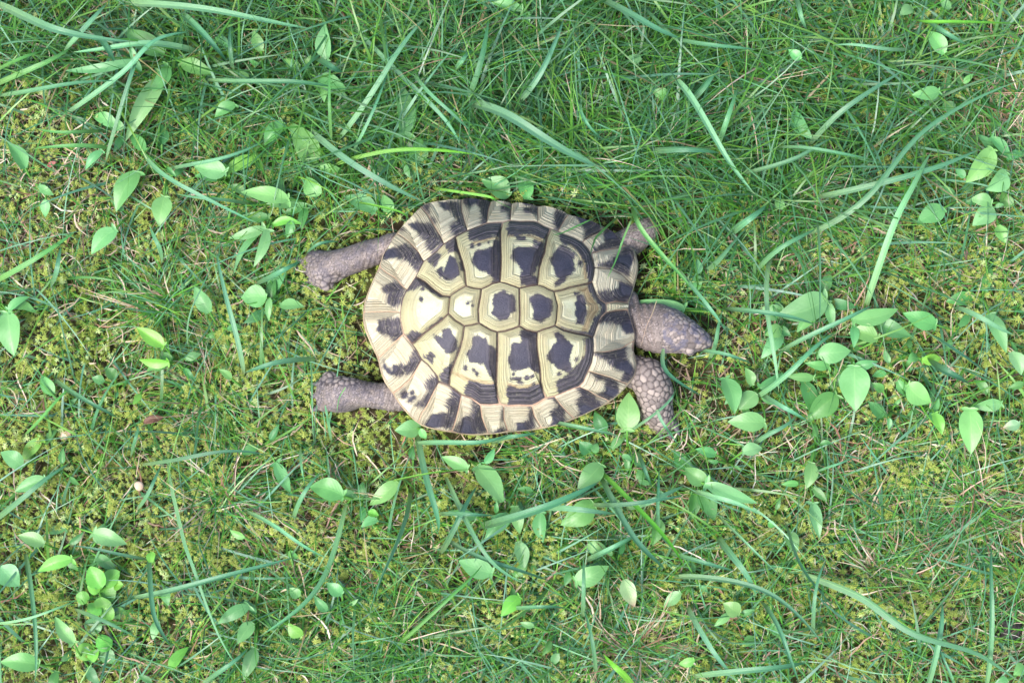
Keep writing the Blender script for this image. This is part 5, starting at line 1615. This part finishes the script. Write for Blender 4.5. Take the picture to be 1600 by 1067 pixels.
GR_OVER = [
 ('bright green blade lying over the upper front foot', [([(985, 316), (1001, 355), (1037, 400), (1062, 428), (1106, 480)], 8, 'm')]),
 ('thin blade bent across the front shell edge beside the upper front foot', [([(989, 338), (974, 374), (962, 407), (948, 437)], 3.2, 'm')]),
 ('thin blade curving over the upper front shell edge', [([(972, 333), (935, 367), (927, 382), (922, 398)], 3.2, 'm')]),
 ('thin blade lying on the upper shell edge', [([(940, 336), (905, 352), (880, 364), (862, 368)], 2.6, 'm')]),
 ('dry stem lying across the neck', [([(1026, 470), (1018, 492), (1010, 510), (1001, 543)], 1.6, 's')]),
 ('blue-green blade curving in front of the lower front foot', [([(1036, 545), (1036, 572), (1055, 594), (1100, 621)], 7, 'd')]),
 ('pale thin blades crossing the toes of the lower front foot', [([(965, 687), (1025, 645), (1049, 621), (1056, 605)], 4.5, 'b'), ([(1026, 640), (1035, 660), (1060, 695)], 5, 'b')]),
 ('thin blades standing against the toes of the lower rear foot', [([(518, 690), (512, 650), (508, 632)], 5, 'b'), ([(540, 605), (530, 622), (526, 645)], 1.6, 'm'), ([(487, 560), (488, 620), (490, 690)], 2.5, 'b')]),
]
for lst, ov in ((GR, False), (GR_OVER, True)):
    for lab, bl in lst:
        r = np.random.default_rng(stable_seed([v for p in bl[0][0] for v in p]))
        p0 = unproj(bl[0][0][0][0], bl[0][0][0][1], 0.0)[0]
        e = empty('grass_clump', (p0[0], p0[1], float(ground_z(p0[0], p0[1]))))
        tag(e, lab, 'grass', 'broad grass blades over the lawn', 'thing')
        for pts, w, hue in bl:
            blade(e, pts, w, hue, r, 0.040 if ov else 0.050, ov)

# ------------------------------------------------------------------ small finds in the moss
def mushroom(px, py, rad, label):
    c = unproj(px, py, 0.010)[0]
    g = float(ground_z(c[0], c[1]))
    e = empty('mushroom', (c[0], c[1], g))
    tag(e, label, 'mushroom', 'mushrooms in the moss')
    V, F = [], []
    n, m = 18, 8
    r = np.random.default_rng(int(px))
    prof = [(0.05, 0.42), (0.30, 0.40), (0.60, 0.30), (0.85, 0.14), (1.0, -0.06), (0.96, -0.16), (0.70, -0.10), (0.20, -0.06)]
    for (a, b) in prof:
        for j in range(n):
            t = 2 * math.pi * j / n
            k = 1 + 0.07 * math.sin(2 * t + px) + 0.04 * math.sin(3 * t)
            V.append((c[0] + rad * a * k * math.cos(t), c[1] + rad * a * k * math.sin(t), c[2] + rad * b))
    for i in range(m - 1):
        for j in range(n):
            F.append((i * n + j, (i + 1) * n + j, (i + 1) * n + (j + 1) % n, i * n + (j + 1) % n))
    F.append(tuple(range(n)))
    mesh_obj('cap', V, F, M_CAP, e)
    v, f = tube(bez(np.array([c[0], c[1], c[2]]), np.array([c[0] + .001, c[1], (c[2] + g) / 2]), np.array([c[0], c[1] - .001, g - .001]), 6), rad * 0.22, 8)
    mesh_obj('stalk', v, f, M_CAP, e)
mushroom(101, 678, 0.0042, 'larger pinkish mushroom cap near the left edge')
mushroom(217, 759, 0.0030, 'smaller pinkish mushroom cap in moss below left tuft')

def scrap(name, px, py, L, w, ang, mat, label, cat, z=0.011):
    c = unproj(px, py, z)[0]
    r = np.random.default_rng(int(px * 3 + py))
    d = np.array([math.cos(ang), math.sin(ang), r.uniform(-.15, .15)])
    V, F, U, T_ = leaf_mesh(c - d * L / 2, c + d * L / 2, w, 'o', r)
    o = mesh_obj(name, np.array(V) - c, F, mat)
    o.location = c
    so = o.modifiers.new('thickness', 'SOLIDIFY')
    so.thickness = 0.0003
    tag(o, label, cat)
scrap('red_leaf_scrap', 81, 257, 0.006, 0.003, 0.5, M_RED, 'small crimson leaf scrap in straw at the upper left', 'leaf')
scrap('dead_leaf', 240, 656, 0.013, 0.005, 0.25, M_BROWN, 'curled dark brown dead leaf in moss on the left', 'leaf')
scrap('dead_leaf', 566, 640, 0.012, 0.0032, 1.0, M_BROWN, 'reddish dead leaf right under the lower rear leg', 'leaf', 0.007)
scrap('dead_leaf', 448, 880, 0.010, 0.003, -0.1, M_BROWN, 'brown dead leaf in straw below the lower rear foot', 'leaf', 0.008)

def clod(px, py, rad, label, seed):
    c = unproj(px, py, 0.004)[0]
    c[2] = float(ground_z(c[0], c[1])) + rad * 0.35
    r = np.random.default_rng(seed)
    bm = bmesh.new()
    bmesh.ops.create_icosphere(bm, subdivisions=3, radius=rad)
    for v in bm.verts:
        k = 1 + 0.55 * (vnoise(v.co.x * 1 + seed, v.co.y + v.co.z * .7, rad * .5, seed) - .5) + 0.3 * (vnoise(v.co.x + v.co.z, v.co.y, rad * .22, seed + 1) - .5)
        v.co = Vector((v.co.x * k, v.co.y * k, v.co.z * k * 0.6))
    me = bpy.data.meshes.new('soil_clod')
    bm.to_mesh(me); bm.free()
    me.polygons.foreach_set('use_smooth', np.ones(len(me.polygons), bool))
    me.materials.append(M_CLOD)
    o = bpy.data.objects.new('soil_clod', me)
    o.location = c
    COL.objects.link(o)
    tag(o, label, 'soil clod', 'soil clods in the lawn')
clod(284, 922, 0.0060, 'grey soil clod beside the long bluish blade, lower left', 1)
clod(296, 975, 0.0065, 'dark crumbly soil clod below the grey one, lower left', 2)
clod(1578, 985, 0.0075, 'dark soil clod in the bare patch at the bottom right', 3)
clod(80, 238, 0.0055, 'grey-purple soil crumb beside the crimson scrap', 4)
